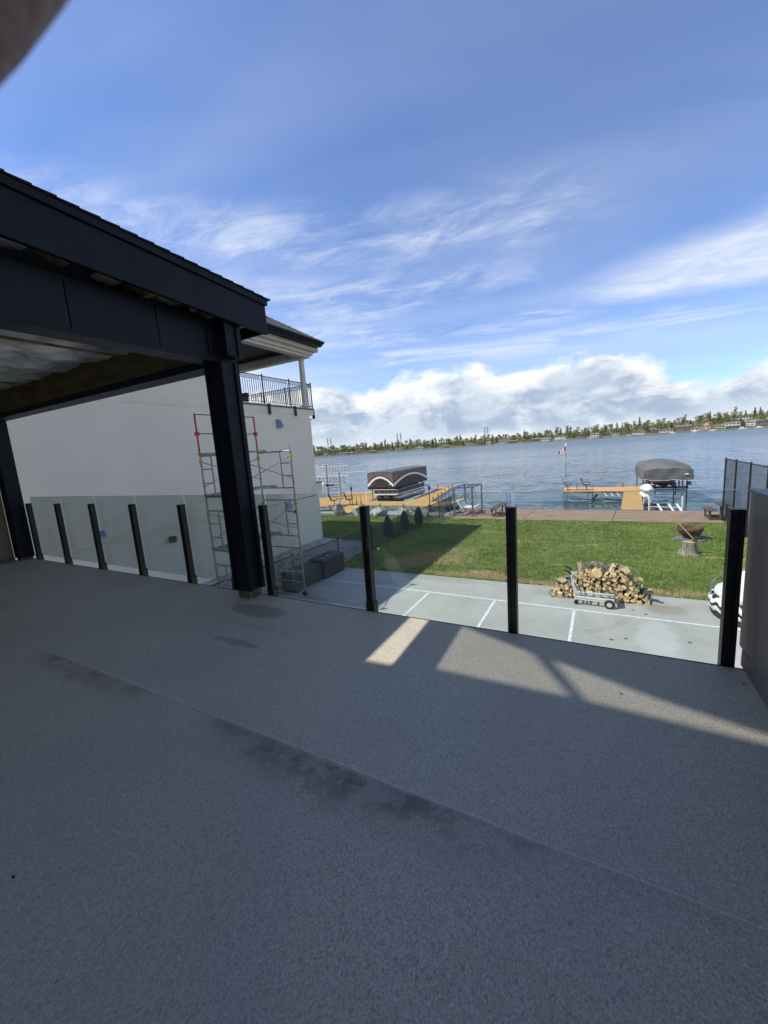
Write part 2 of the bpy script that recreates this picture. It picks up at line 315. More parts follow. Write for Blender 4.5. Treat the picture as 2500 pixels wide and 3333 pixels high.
DRY = [(-3.2, 12.75, .9, .45, .95), (-2.2, 12.45, .8, .25, .8), (-5.6, 14.2, 1.4, .8, .6), (-6.6, 13.2, .9, .8, .6), (-4.9, 15.4, .9, .5, .45), (1.7, 12.55, .6, .2, .9), (2.35, 12.7, .4, .2, .7),
       (-1.25, 12.35, .5, .22, .9), (-1.9, 13.3, .3, .12, .5), (-1.2, 14.5, .22, .12, .6), (-3.0, 17.6, .7, .25, .35), (-1.9, 18.6, .7, .3, .3), (-.1, 17.6, .3, .15, .4), (-4.6, 19.2, .6, .3, .3), (-4.0, 12.5, 1.6, .2, .6), (.6, 12.35, 1.2, .15, .7)]
def grassmat(name, blade):
    ma = bpy.data.materials.new(name); ma.use_nodes = True; t = ma.node_tree; b = bs(ma)
    co = nd(t, 'ShaderNodeTexCoord').outputs['Object']
    s = nd(t, 'ShaderNodeSeparateXYZ'); t.links.new(co, s.inputs[0])
    fl = XYZ(t, s.outputs[0], s.outputs[1], 0)
    a = NOI(t, fl, .55, 5, .6, .3); g = NOI(t, fl, 3.2, 6, .65); f = NOI(t, fl, 22, 4, .7)
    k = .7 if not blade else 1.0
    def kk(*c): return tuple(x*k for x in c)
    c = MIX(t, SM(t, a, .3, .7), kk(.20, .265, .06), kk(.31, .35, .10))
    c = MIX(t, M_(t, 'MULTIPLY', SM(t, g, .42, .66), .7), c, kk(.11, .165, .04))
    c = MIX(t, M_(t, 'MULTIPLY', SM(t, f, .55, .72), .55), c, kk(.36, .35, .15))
    for cx, cy, sx, sy, amt in DRY:
        dx = M_(t, 'DIVIDE', M_(t, 'SUBTRACT', s.outputs[0], cx), sx); dy = M_(t, 'DIVIDE', M_(t, 'SUBTRACT', s.outputs[1], cy), sy)
        d = M_(t, 'ADD', M_(t, 'MULTIPLY', dx, dx), M_(t, 'MULTIPLY', dy, dy))
        d = M_(t, 'ADD', d, M_(t, 'MULTIPLY', M_(t, 'SUBTRACT', g, .5), 3.2))
        c = MIX(t, M_(t, 'MULTIPLY', M_(t, 'SUBTRACT', 1, SM(t, d, .3, 1.5)), min(1, amt*1.15)), c, kk(.52, .38, .21))
    t.links.new(c, b.inputs['Base Color']); b.inputs['Roughness'].default_value = .8; b.inputs['Specular IOR Level'].default_value = .25
    if not blade:
        bn = nd(t, 'ShaderNodeBump'); bn.inputs['Strength'].default_value = 1; bn.inputs['Distance'].default_value = .04
        t.links.new(f, bn.inputs['Height']); t.links.new(bn.outputs[0], b.inputs['Normal'])
    return ma
K['lawn'] = grassmat('lawn_turf', False); K['blade'] = grassmat('grass_blades', True)

def watermat():
    ma = bpy.data.materials.new('rippled_lake_water'); ma.use_nodes = True; t = ma.node_tree; b = bs(ma)
    co = nd(t, 'ShaderNodeTexCoord').outputs['Object']
    b.inputs['Base Color'].default_value = (.06, .085, .095, 1); b.inputs['Roughness'].default_value = .06; b.inputs['IOR'].default_value = 1.33
    gm = nd(t, 'ShaderNodeNewGeometry'); ln = nd(t, 'ShaderNodeVectorMath', operation='LENGTH'); t.links.new(gm.outputs['Position'], ln.inputs[0])
    far = SM(t, ln.outputs['Value'], 35, 320)
    t.links.new(M_(t, 'ADD', .07, M_(t, 'MULTIPLY', far, .2)), b.inputs['Roughness'])
    def mp(sc, rot, off=0):
        n = nd(t, 'ShaderNodeMapping'); n.inputs['Scale'].default_value = sc; n.inputs['Rotation'].default_value = (0, 0, rot); n.inputs['Location'].default_value = (off, off, off); t.links.new(co, n.inputs[0]); return n.outputs[0]
    def slope(off):
        w1 = NOI(t, mp((.34, 1, 1), rad(9), off), 1.1, 3, .5, .5)
        w2 = NOI(t, mp((.45, 1, 1), rad(-18), off), 4.0, 3, .6, .4)
        w3 = NOI(t, mp((.3, 1, 1), rad(5), off), .22, 3, .5, .3)
        return M_(t, 'ADD', M_(t, 'ADD', M_(t, 'MULTIPLY', M_(t, 'SUBTRACT', w1, .5), .44), M_(t, 'MULTIPLY', M_(t, 'SUBTRACT', w2, .5), .42)), M_(t, 'MULTIPLY', M_(t, 'SUBTRACT', w3, .5), .22))
    pt = NOI(t, mp((.25, 1, 1), rad(10)), .02, 4, .5, .5)
    amp = M_(t, 'SUBTRACT', 1.15, M_(t, 'MULTIPLY', SM(t, pt, .42, .6), .4))
    sxv = M_(t, 'MULTIPLY', slope(31), .45); syv = M_(t, 'MULTIPLY', slope(0), amp)
    nv_ = nd(t, 'ShaderNodeVectorMath', operation='NORMALIZE'); t.links.new(XYZ(t, sxv, M_(t, 'SUBTRACT', syv, .03), 1.0), nv_.inputs[0])
    t.links.new(nv_.outputs[0], b.inputs['Normal'])
    return ma
K['water'] = watermat()

def glassmat(name, tint, gl=.06, rough=.01, milk=0):
    ma = bpy.data.materials.new(name); ma.use_nodes = True; t = ma.node_tree; t.nodes.clear()
    tr = nd(t, 'ShaderNodeBsdfTransparent'); tr.inputs[0].default_value = (*tint, 1)
    g = nd(t, 'ShaderNodeBsdfGlossy'); g.inputs['Roughness'].default_value = rough
    fr = nd(t, 'ShaderNodeFresnel'); fr.inputs[0].default_value = 1.45
    mx = nd(t, 'ShaderNodeMixShader'); t.links.new(M_(t, 'MULTIPLY', fr.outputs[0], gl), mx.inputs[0])
    t.links.new(tr.outputs[0], mx.inputs[1]); t.links.new(g.outputs[0], mx.inputs[2])
    df = nd(t, 'ShaderNodeBsdfDiffuse'); df.inputs[0].default_value = (.72, .82, .77, 1)
    m2 = nd(t, 'ShaderNodeMixShader'); m2.inputs[0].default_value = milk; t.links.new(mx.outputs[0], m2.inputs[1]); t.links.new(df.outputs[0], m2.inputs[2])
    o = nd(t, 'ShaderNodeOutputMaterial'); t.links.new(m2.outputs[0], o.inputs[0])
    return ma
K['glass'] = glassmat('green_tinted_guard_glass', (.90, .95, .93), .4, milk=.035)
K['dimglass'] = glassmat('sun_dimming_glass', (.62, .64, .65), .15)  # tint that weakens the sun passing the added slab
K['glassedge'] = mat('bright_glass_edge', (.62, .72, .68), .2, var=.05)

def zigmat():
    ma = bpy.data.materials.new('zigzag_fabric'); ma.use_nodes = True; t = ma.node_tree; b = bs(ma)
    co = nd(t, 'ShaderNodeTexCoord').outputs['Object']; s = nd(t, 'ShaderNodeSeparateXYZ'); t.links.new(co, s.inputs[0])
    ang = M_(t, 'ARCTAN2', s.outputs[1], s.outputs[0])
    a = M_(t, 'MULTIPLY', M_(t, 'FLOOR', M_(t, 'MULTIPLY', ang, 26)), 1/26)
    z = M_(t, 'MULTIPLY', M_(t, 'FLOOR', M_(t, 'MULTIPLY', s.outputs[2], 36)), 1/36)
    tri = M_(t, 'PINGPONG', M_(t, 'MULTIPLY', a, 1.0), .2)
    w = M_(t, 'FRACT', M_(t, 'MULTIPLY', M_(t, 'ADD', z, M_(t, 'MULTIPLY', tri, .5)), 5.2))
    c = MIX(t, M_(t, 'GREATER_THAN', w, .58), (.78, .78, .76), (.015, .015, .017))
    t.links.new(c, b.inputs['Base Color']); b.inputs['Roughness'].default_value = .9
    return ma
K['zig'] = zigmat()

# ------------------------------------------------------------------ mesh helpers
class MB:
    def __init__(s): s.v = []; s.f = []; s.m = []
    def add(s, vs, fs, mi=0):
        o = len(s.v); s.v += [tuple(p) for p in vs]; s.f += [tuple(i+o for i in f) for f in fs]; s.m += [mi]*len(fs); return s
    def box(s, x0, y0, z0, x1, y1, z1, mi=0):
        if x0 > x1: x0, x1 = x1, x0
        if y0 > y1: y0, y1 = y1, y0
        if z0 > z1: z0, z1 = z1, z0
        return s.add([(x0,y0,z0),(x1,y0,z0),(x1,y1,z0),(x0,y1,z0),(x0,y0,z1),(x1,y0,z1),(x1,y1,z1),(x0,y1,z1)],
              [(0,3,2,1),(4,5,6,7),(0,1,5,4),(1,2,6,5),(2,3,7,6),(3,0,4,7)], mi)
    def hexa(s, b, t, mi=0):      # four bottom and four top points
        return s.add(list(b)+list(t), [(0,3,2,1),(4,5,6,7),(0,1,5,4),(1,2,6,5),(2,3,7,6),(3,0,4,7)], mi)
    def prism(s, pts, z0, z1, mi=0):
        n = len(pts); ar = sum(pts[i][0]*pts[(i+1)%n][1]-pts[(i+1)%n][0]*pts[i][1] for i in range(n))
        if ar < 0: pts = pts[::-1]
        return s.add([(x,y,z0) for x,y in pts]+[(x,y,z1) for x,y in pts],
              [tuple(range(n-1,-1,-1)), tuple(range(n,2*n))]+[(i,(i+1)%n,(i+1)%n+n,i+n) for i in range(n)], mi)
    def prism_ax(s, pts, a0, a1, ax, mi=0):   # pts in the plane normal to axis ax ('x': (y,z); 'y': (x,z))
        n = len(pts)
        if ax == 'x': P = [(a0,p,q) for p,q in pts]+[(a1,p,q) for p,q in pts]
        else: P = [(p,a0,q) for p,q in pts]+[(p,a1,q) for p,q in pts]
        return s.add(P, [tuple(range(n-1,-1,-1)), tuple(range(n,2*n))]+[(i,(i+1)%n,(i+1)%n+n,i+n) for i in range(n)], mi)
    def tube(s, a, b, r, n=6, r2=None, mi=0):
        a = Vector(a); b = Vector(b); d = (b-a)
        if d.length < 1e-6: return s
        d.normalize(); u = d.orthogonal().normalized(); w = d.cross(u); r2 = r if r2 is None else r2
        P = [a+(u*math.cos(2*PI*i/n)+w*math.sin(2*PI*i/n))*r for i in range(n)]+[b+(u*math.cos(2*PI*i/n)+w*math.sin(2*PI*i/n))*r2 for i in range(n)]
        return s.add(P, [tuple(range(n-1,-1,-1)), tuple(range(n,2*n))]+[(i,(i+1)%n,(i+1)%n+n,i+n) for i in range(n)], mi)
    def path(s, pts, r, n=6, mi=0):
        for a, b in zip(pts, pts[1:]): s.tube(a, b, r, n, mi=mi)
        return s
    def bar(s, a, b, w, h, mi=0):   # rectangular bar
        a = Vector(a); b = Vector(b); d = (b-a).normalized(); u = Vector((0,0,1)).cross(d)
        u = Vector((1,0,0)) if u.length < 1e-4 else u.normalized(); v = d.cross(u)
        q = [u*sx*w/2+v*sy*h/2 for sx, sy in ((-1,-1),(1,-1),(1,1),(-1,1))]
        return s.add([a+k for k in q]+[b+k for k in q], [(0,3,2,1),(4,5,6,7),(0,1,5,4),(1,2,6,5),(2,3,7,6),(3,0,4,7)], mi)
    def lathe(s, prof, n=16, c=(0,0,0), sx=1, sy=1, mi=0, cap=True):
        o = []; P = []
        for r, z in prof:
            for i in range(n):
                a = 2*PI*i/n; P.append((c[0]+r*sx*math.cos(a), c[1]+r*sy*math.sin(a), c[2]+z))
        F = [(j*n+i, j*n+(i+1)%n, (j+1)*n+(i+1)%n, (j+1)*n+i) for j in range(len(prof)-1) for i in range(n)]
        if cap: F += [tuple(range(n-1,-1,-1)), tuple((len(prof)-1)*n+i for i in range(n))]
        return s.add(P, F, mi)
    def data(s, name, mats, smooth=False):
        me = bpy.data.meshes.new(name); me.from_pydata(s.v, [], s.f)
        for k in (mats if isinstance(mats, (list, tuple)) else [mats]): me.materials.append(K[k])
        me.polygons.foreach_set('material_index', s.m)
        if smooth: me.polygons.foreach_set('use_smooth', [True]*len(s.f))
        me.update(); return me
    def build(s, name, mats, parent=None, smooth=False, bevel=0, loc=None):
        o = bpy.data.objects.new(name, s.data(name, mats, smooth)); C.objects.link(o)
        if parent: o.parent = parent; o.matrix_parent_inverse = parent.matrix_world.inverted() if False else Matrix()
        if loc: o.location = loc
        if bevel:
            b = o.modifiers.new('bevel', 'BEVEL'); b.width = bevel; b.segments = 2; b.limit_method = 'ANGLE'
        return o
def tag(o, label=None, cat=None, group=None, kind=None):
    if label: o['label'] = label
    if cat: o['category'] = cat
    if group: o['group'] = group
    if kind: o['kind'] = kind
    return o
def thing(name, label, cat, loc=(0,0,0), rz=0, group=None):
    o = bpy.data.objects.new(name, None); C.objects.link(o); o.empty_display_size = .2
    o.location = loc; o.rotation_euler = (0,0,rz); return tag(o, label, cat, group)
def dup(o, parent=None, loc=None, rz=None, label=None, sc=None):
    kids = list(o.children)
    c = o.copy(); C.objects.link(c); c.parent = parent
    if loc is not None: c.location = loc
    if rz is not None: c.rotation_euler = (0,0,rz)
    if sc is not None: c.scale = sc
    if label: c['label'] = label
    for k in kids: dup(k, c)
    return c
def struct(o): return tag(o, kind='structure')
G = -2.8; WZ = -3.5

# ================================================================== THE SETTING
d = MB().box(-9.85, -1.6, -.3, 1.02, 3.19, 0).build('deck_floor', 'deck'); struct(d)
sm_ = MB()
for i in range(120):
    x0, x1 = -9.8+i*.0888, -9.8+(i+1)*.0888
    y = lambda x: 1.43+.004*math.sin(x*3.1)+.003*math.sin(x*9.7)
    hh = .0016
    sm_.add([(x0,y(x0)-.012,.0),(x1,y(x1)-.012,.0),(x1,y(x1)+.0,hh),(x0,y(x0)+.0,hh),(x1,y(x1)+.006,0),(x0,y(x0)+.006,0)], [(0,1,2,3),(3,2,4,5)])
s_ = sm_.build('seam', 'deck', d)
MB().box(-9.85, 3.19, -.32, 1.02, 3.198, .003).build('edge_flashing', 'charcoal2', d)

slab = MB().prism([(-9.2, 3), (5.2, 3), (5.2, 12.3), (-8.95, 12.06)], -2.95, G).build('concrete_patio', 'slab'); struct(slab)
mk = MB()
def line(a, b, w=.065, z=G+.004):
    a = Vector((*a,0)); b = Vector((*b,0)); dd = (b-a).normalized(); n = Vector((-dd.y, dd.x, 0))*w/2
    o = MB(); o.add([(p.x,p.y,z) for p in (a-n, b-n, b+n, a+n)], [(0,1,2,3)]); o.build('court_line', 'paint', slab)
line((-8.55, 10.66), (3.4, 10.6)); line((-8.1, 9.24), (-6.05, 9.27), .03)
for x in (-4.46, -2.47, -.46): line((x-.05, 5.0), (x, 10.6-.035), .07, G+.0045)
line((-8.75, 8.7), (-8.15, 9.15), .04, G+.0048)
tr = MB()
for k in range(17):                      # tyre prints
    f = k/16; x = -.15+f*1.0; y = 9.45+1.25*f**1.6
    for sgn in (-1, 1):
        xx = x+sgn*.03+random.uniform(-.01,.01); yy = y-sgn*.04
        tr.add([(xx-.022,yy-.008,G+.003),(xx+.02,yy-.012,G+.003),(xx+.024,yy+.004,G+.003),(xx-.018,yy+.008,G+.003)], [(0,1,2,3)])
for (x, y) in ((.85, 11.05), (1.1, 10.85), (.6, 9.35), (.33, 9.2), (1.75, 9.6), (1.6, 10.6)):
    tr.add([(x+.05*random.uniform(.5,1)*math.cos(a), y+.035*math.sin(a), G+.0034) for a in [i*PI/4 for i in range(8)]], [tuple(range(8))])
tag(tr.build('mud_marks', 'mud', slab), kind='stuff')

lawn = MB()
lawn.prism([(-9.05, 12.04), (5.2, 12.28), (6.5, 22.75), (-8.35, 22.45)], -3.0, G-.004)
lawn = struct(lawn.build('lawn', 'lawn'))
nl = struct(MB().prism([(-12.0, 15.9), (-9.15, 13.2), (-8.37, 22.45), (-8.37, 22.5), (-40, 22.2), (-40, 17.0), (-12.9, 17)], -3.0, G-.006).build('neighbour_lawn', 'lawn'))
ground = struct(MB().box(-160, -90, -3.4, 160, 21.9, -3.01).build('ground', 'mulch'))
struct(MB().prism([(-12.8, 2), (-9.21, 2), (-9.0, 13.05), (-12.0, 15.86), (-12.8, 15.9)], -3.0, G-.008).build('side_yard_paving', 'paver'))
struct(MB().prism([(-12.75, 16.3), (-10.05, 16.0), (-9.1, 14.3), (-9.12, 13.0), (-12.8, 13.0)], -2.99, G+.012).build('neighbour_patio', 'paver'))
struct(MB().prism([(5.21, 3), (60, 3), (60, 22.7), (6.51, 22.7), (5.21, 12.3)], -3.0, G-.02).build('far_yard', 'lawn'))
walk = MB().prism([(-8.3, 22.46), (-3.63, 22.52), (-3.42, 26.0), (-8.0, 26.0)], -3.6, G+.02).build('lakeside_walkway', 'walk'); struct(walk)
for q in ([(-3.60, 22.52), (.70, 22.66), (1.0, 26.0), (-3.39, 26.0)], [(.73, 22.66), (9.5, 22.98), (9.5, 26.0), (1.03, 26.0)]):
    MB().prism(q, -3.6, G+.02).build('paving_slab', 'walk', walk)
struct(MB().prism([(-40, 22.2), (-8.35, 22.45), (-8.28, 23.4), (-40, 23.0)], -3.6, G+.0).build('planting_bed', 'mulch'))
struct(MB().prism([(-60, 23.0), (-8.28, 23.4), (-8.1, 25.0), (-60, 25.1)], -4, G-.05).build('gravel_bank', 'gravel'))
struct(MB().prism([(9.5, 22.9), (60, 22.9), (60, 25.9), (9.5, 25.9)], -4, G-.02).build('gravel_bank', 'gravel'))
# lake
wv = MB(); wv.add([(-1400, 22, WZ), (1400, 22, WZ), (1400, 1500, WZ), (-1400, 1500, WZ)], [(0,1,2,3)])
struct(wv.build('lake_water', 'water'))
struct(MB().box(-200, 22, -6.2, 200, 90, -6).build('lake_bed', 'mulch'))

# grass blades: one mesh of many small leaves
def inside(x, y):
    a = (x > -8.95+(y-12)*.055) & (x < 5.2+(y-12)*.12) & (y > 12.08+.013*(x+9)) & (y < 22.46+.02*(x+8.3))
    b = (x < -8.95+(y-12)*.055) & (x > -17.5) & (y > 16.15+0*x) & (y < 22.3) & (x < 0)
    c = (x < -9.15+(y-13)*.05) & (x > -9.9) & (y > 16.2) & (y < 22)
    return a | b | c
rng = np.random.default_rng(3)
N = 260000
gx = rng.uniform(-17.5, 6.4, N); gy = 12.05+(22.75-12.05)*rng.uniform(0, 1, N)**1.25
k_ = inside(gx, gy); gx = gx[k_]; gy = gy[k_]; n_ = len(gx)
aa = rng.uniform(0, 2*PI, n_); hh = rng.uniform(.025, .06, n_)*(1+.35*np.sin(gx*1.7+np.sin(gy*1.3))); ww = rng.uniform(.006, .012, n_)*(1+.05*(gy-12))
lx = rng.normal(0, .022, n_); ly = rng.normal(0, .022, n_)
P = np.empty((n_*3, 3), np.float32)
P[0::3] = np.c_[gx-np.cos(aa)*ww, gy-np.sin(aa)*ww, np.full(n_, G-.006)]
P[1::3] = np.c_[gx+np.cos(aa)*ww, gy+np.sin(aa)*ww, np.full(n_, G-.006)]
P[2::3] = np.c_[gx+lx, gy+ly, G+hh]
me = bpy.data.meshes.new('grass'); me.vertices.add(n_*3); me.vertices.foreach_set('co', P.ravel())
me.loops.add(n_*3); me.loops.foreach_set('vertex_index', np.arange(n_*3, dtype=np.int32))
me.polygons.add(n_); me.polygons.foreach_set('loop_start', np.arange(0, n_*3, 3, dtype=np.int32)); me.polygons.foreach_set('loop_total', np.full(n_, 3, np.int32))
me.update(); me.validate(); me.materials.append(K['blade'])
go = bpy.data.objects.new('grass', me); C.objects.link(go); tag(go, 'short green lawn grass with dry straw coloured patches behind the patio', 'grass', kind='stuff')

# ================================================================== OUR HOUSE (patio cover, walls, parapet, added sun mask slab above)
pc = thing('patio_cover', 'unfinished dark charcoal patio roof on square columns at the left of the deck', 'patio cover')
# corner column
MB().box(-3.73, 3.0, .1, -3.48, 3.22, 2.64).build('column', 'charcoal', pc, bevel=.004)
MB().box(-3.478, 3.0, .1, -3.466, 3.035, 2.64).box(-3.478, 3.17, .1, -3.458, 3.22, 2.64).box(-3.73, 2.988, .1, -3.69, 2.998, 2.64).build('column_trim', 'charcoal2', pc)
MB().box(-3.69, 3.02, 0, -3.50, 3.2, .1).build('column_foot', 'stonebase', pc, bevel=.004)
MB().box(-9.78, 3.0, .05, -9.53, 3.22, 2.6).build('column', 'charcoal', pc, bevel=.004)
MB().box(-9.74, 3.02, 0, -9.56, 3.2, .05).build('column_foot', 'stonebase', pc)
# beam towards the house, faced with three visible boards
ys = [-1.6, -.6, .28, .98, 1.685, 2.385, 2.985]
core = MB().box(-3.72, -1.6, 2.66, -3.54, 3.0, 3.04).build('side_beam', 'osb', pc)
for a, b in zip(ys, ys[1:]):
    MB().box(-3.538, a+.004, 2.665, -3.515, b-.004, 3.05).build('facing_board', 'charcoal', pc, bevel=.002)
MB().box(-3.73, -1.6, 2.632, -3.508, 3.0, 2.664).build('beam_trim', 'charcoal2', pc)
MB().box(-3.515, 2.9, 2.664, -3.50, 2.99, 3.04).build('facing_batten', 'charcoal2', pc)
# lakeside beam along the posts
lb = MB().box(-9.8, 3.02, 2.68, -3.5, 3.2, 3.04).build('lakeside_beam', 'osb', pc)
MB().box(-9.8, 2.992, 2.60, -3.5, 3.23, 2.68).build('beam_trim', 'charcoal', pc)
MB().box(-9.8, 3.205, 2.68, -3.5, 3.23, 3.06).build('beam_facing', 'charcoal', pc)
xs = [-9.8, -8.45, -7.75, -7.1, -6.5, -5.9, -5.25, -4.7, -3.76]
for a, b in zip(xs, xs[1:]):
    MB().box(a+.004, 2.994, 2.684, b-.004, 3.018, 3.04).build('sheathing_board', 'osb', pc)
# beam end that pokes out beyond the column
MB().box(-3.5, 3.0, 2.68, -3.37, 3.2, 3.05).build('beam_end', 'charcoal', pc, bevel=.003)
MB().box(-3.37, 3.145, 2.67, -3.352, 3.2, 3.05).box(-3.368, 3.0, 2.69, -3.356, 3.02, 3.05).build('end_trim', 'charcoal2', pc)
# fascia, dripping edge, rake shingles: roof falls gently to the lake
zf = lambda y, z0: z0-.052*(y-1.3)
def sloped(name, x0, x1, y0, y1, zb, zt, k, bev=0):
    return MB().hexa([(x0,y0,zf(y0,zb)),(x1,y0,zf(y0,zb)),(x1,y1,zf(y1,zb)),(x0,y1,zf(y1,zb))], [(x0,y0,zf(y0,zt)),(x1,y0,zf(y0,zt)),(x1,y1,zf(y1,zt)),(x0,y1,zf(y1,zt))]).build(name, k, pc, bevel=bev)
sloped('rake_board', -3.34, -3.30, -1.8, 3.56, 3.095, 3.40, 'charcoal', .002)
sloped('rake_trim', -3.34, -3.278, -1.8, 3.58, 3.404, 3.465, 'charcoal2', .002)
sloped('eave_board', -9.9, -3.342, 3.53, 3.56, 3.11, 3.38, 'charcoal')
sloped('roof_sheathing', -10.1, -3.84, -1.9, 3.6, 3.42, 3.45, 'osb')
sloped('roof_sheathing', -3.836, -3.47, -1.9, .72, 3.42, 3.45, 'osb')
sloped('roof_sheathing', -3.836, -3.47, 2.05, 3.6, 3.42, 3.45, 'osb')  # slot before this piece is added so sun reaches the bright deck patch
sloped('roof_sheathing', -3.466, -3.34, -1.9, 3.6, 3.42, 3.45, 'osb')
k = 0; y = -1.9
while y < 3.6:
    L = .135
    y1 = min(y+L+.012, 3.62); dz = .01
    MB().hexa([(-3.55,y,zf(y,3.468)),(-3.262,y,zf(y,3.468)),(-3.262,y1,zf(y1,3.468)),(-3.55,y1,zf(y1,3.468))],
              [(-3.55,y,zf(y,3.472)),(-3.262,y,zf(y,3.472)),(-3.262,y1,zf(y1,3.472+dz)),(-3.55,y1,zf(y1,3.472+dz))]).build('shingle', 'shingle', pc)
    y += L
# rafters in the open soffit, lumps of insulation peeping out
for y in (-1.4, -.8, -.2, .4, 2.3, 2.9):
    MB().box(-3.62, y, 3.12+(-.05*(y-1.3)), -3.345, y+.04, 3.40-.05*(y-1.3)).build('lookout', 'lumber', pc)
MB().box(-3.9, 3.30, 3.03, -3.36, 3.34, 3.24).build('lookout', 'lumber', pc)
for (y, l, kk) in ((.2, .5, 'plastic'), (.95, .62, 'plastic'), (1.62, .22, 'lumber'), (2.02, .2, 'plastic'), (2.25, .2, 'lumber'), (2.5, .3, 'plastic')):
    b = MB(); r_ = random.Random(int(y*100)+5); pts = []
    for i in range(9):
        f = i/8; yy = y+f*l; hz = .03*math.sin(PI*f)**.7*(.5+1.1*r_.random())+.006
        pts.append((yy, zf(yy, 3.26), hz*1.5))
    for (a, za, ha), (c_, zc, hc) in zip(pts, pts[1:]):
        b.add([(-3.66,a,za),(-3.66,c_,zc),(-3.665,c_,zc-hc),(-3.665,a,za-ha),(-3.78,a,za-ha*.6),(-3.78,c_,zc-hc*.6)], [(0,1,2,3),(3,2,5,4)])
    b.build('insulation_tuft' if kk == 'plastic' else 'soffit_block', kk, pc, smooth=True)
MB().box(-3.86, -1.6, 3.056, -3.845, 3.0, 3.40).build('attic_shade_sheet', 'rubber', pc)  # black sheet stands in for the dark of the soffit gap
MB().box(-3.72, -1.6, 3.052, -3.6, 3.0, 3.10).build('soffit_shade_strip', 'rubber', pc)  # black strip in place of the shadow above the beam boards
# crinkled plastic ceiling
nx, ny = 90, 60; ce = MB(); vs = []
from mathutils import noise
for j in range(ny+1):
    for i in range(nx+1):
        x = -9.8+i*(6.07/nx); y = -1.6+j*(4.58/ny)
        sag = (.055+.05*noise.noise(Vector((x*.9, y*.7, 9))))*abs(math.sin((x+9.8+.35*noise.noise(Vector((x*.8, y*1.1, 2))))*PI/.74))**.7
        z = 3.06-sag*.8+.06*noise.noise(Vector((x*1.3, y*2.9, 0)))+.05*abs(noise.noise(Vector((x*3.5, y*7.2, 3))))+.012*noise.noise(Vector((x*20, y*9, 5)))-.02*(y-1.3)
        vs.append((x, y, z))
ce.add(vs, [(j*(nx+1)+i, (j+1)*(nx+1)+i, (j+1)*(nx+1)+i+1, j*(nx+1)+i+1) for j in range(ny) for i in range(nx)])
ce.build('plastic_ceiling', 'plastic', pc, smooth=True)
MB().box(-5.22, -1.6, 2.955, -5.18, 2.98, 2.975).build('strapping', 'lumber', pc)
MB().box(-7.72, -1.6, 2.955, -7.68, 2.98, 2.975).build('strapping', 'lumber', pc)

hw = thing('house_wall', 'beige stucco house wall behind the left column', 'wall')
MB().box(-10.1, -1.6, .06, -9.8, 3.0, 3.4).build('wall', 'beige', hw)
MB().box(-10.1, -1.6, -.3, -9.79, 3.0, .058).build('base_strip', 'stonebase', hw)
pw = thing('parapet_wall', 'dark brown privacy parapet at the right end of the deck', 'wall', (0,0,0))
MB().box(.885, -1.5, .1, 1.0, 3.35, 1.165).build('panel', 'parapet', pw)
MB().box(.875, -1.5, 1.165, 1.015, 3.365, 1.185).build('cap', 'greymetal', pw, bevel=.003)
MB().hexa([(.845,-1.5,.0),(1.0,-1.5,.0),(1.0,3.26,.0),(.875,3.26,.0)], [(.878,-1.5,.1),(1.0,-1.5,.1),(1.0,3.28,.1),(.882,3.28,.1)]).build('upstand', 'parapet', pw)

# the house behind the camera; added holed slab above shapes the sun patches on the deck
mh = thing('main_house', 'tall house wall behind the deck with an added sunlight shaping slab overhead', 'house')
MB().box(-9.8, -1.95, -2.8, 3.2, -1.65, 7.0).build('wall', 'cream', mh)
UZ = 7.0; ox, oy = -UZ/math.tan(SEL)*math.sin(SAZ), -UZ/math.tan(SEL)*math.cos(SAZ)
def shift(pts): return [(x+ox, y+oy) for x, y in pts]
def sun_mask_slab(name, outer, holes, z0, z1, kk, parent):
    loops = [[Vector((*p, 0)) for p in outer]]+[[Vector((*p, 0)) for p in hh_] for hh_ in holes]
    flat = [v for l in loops for v in l]; tris = tessellate_polygon(loops); nb = len(flat)
    b = MB(); b.v = [(v.x, v.y, z0) for v in flat]+[(v.x, v.y, z1) for v in flat]
    for t_ in tris: b.f.append(tuple(t_)); b.m.append(0); b.f.append(tuple(i+nb for i in t_)); b.m.append(0)
    o = 0
    for l in loops:
        n = len(l)
        for i in range(n): b.f.append((o+i, o+(i+1)%n, o+(i+1)%n+nb, o+i+nb)); b.m.append(0)
        o += n
    return b.build(name, kk, parent)
H1 = shift([(-1.60, 2.34), (-1.23, 2.37), (-1.23, 3.9), (-1.60, 3.9)])  # holes cut to the outlines of the sun patches on the deck
H2 = shift([(-1.2, 2.43), (-.11, 2.44), (-.42, 2.92), (-1.2, 3.24)])
H3 = shift([(-.075, 2.44), (.95, 2.39), (.95, 2.46), (.35, 2.63), (-.33, 2.90)])
sun_mask_slab('sun_mask', shift([(-3.6, -3.2), (4.5, -3.2), (4.5, 3.33), (-3.6, 3.33)]) if False else shift([(-2.2, -2.5), (5.0, -2.5), (5.0, 4.2), (-2.2, 4.2)]), [H1, H2, H3], UZ, UZ+.06, 'beige', mh)  # unseen slab added to block the sun except through its holes
for hh_ in (H2, H3): MB().prism(hh_, UZ+.02, UZ+.03).build('sun_dimmer_pane', 'dimglass', mh)  # panes added to dim the sun in the wedge

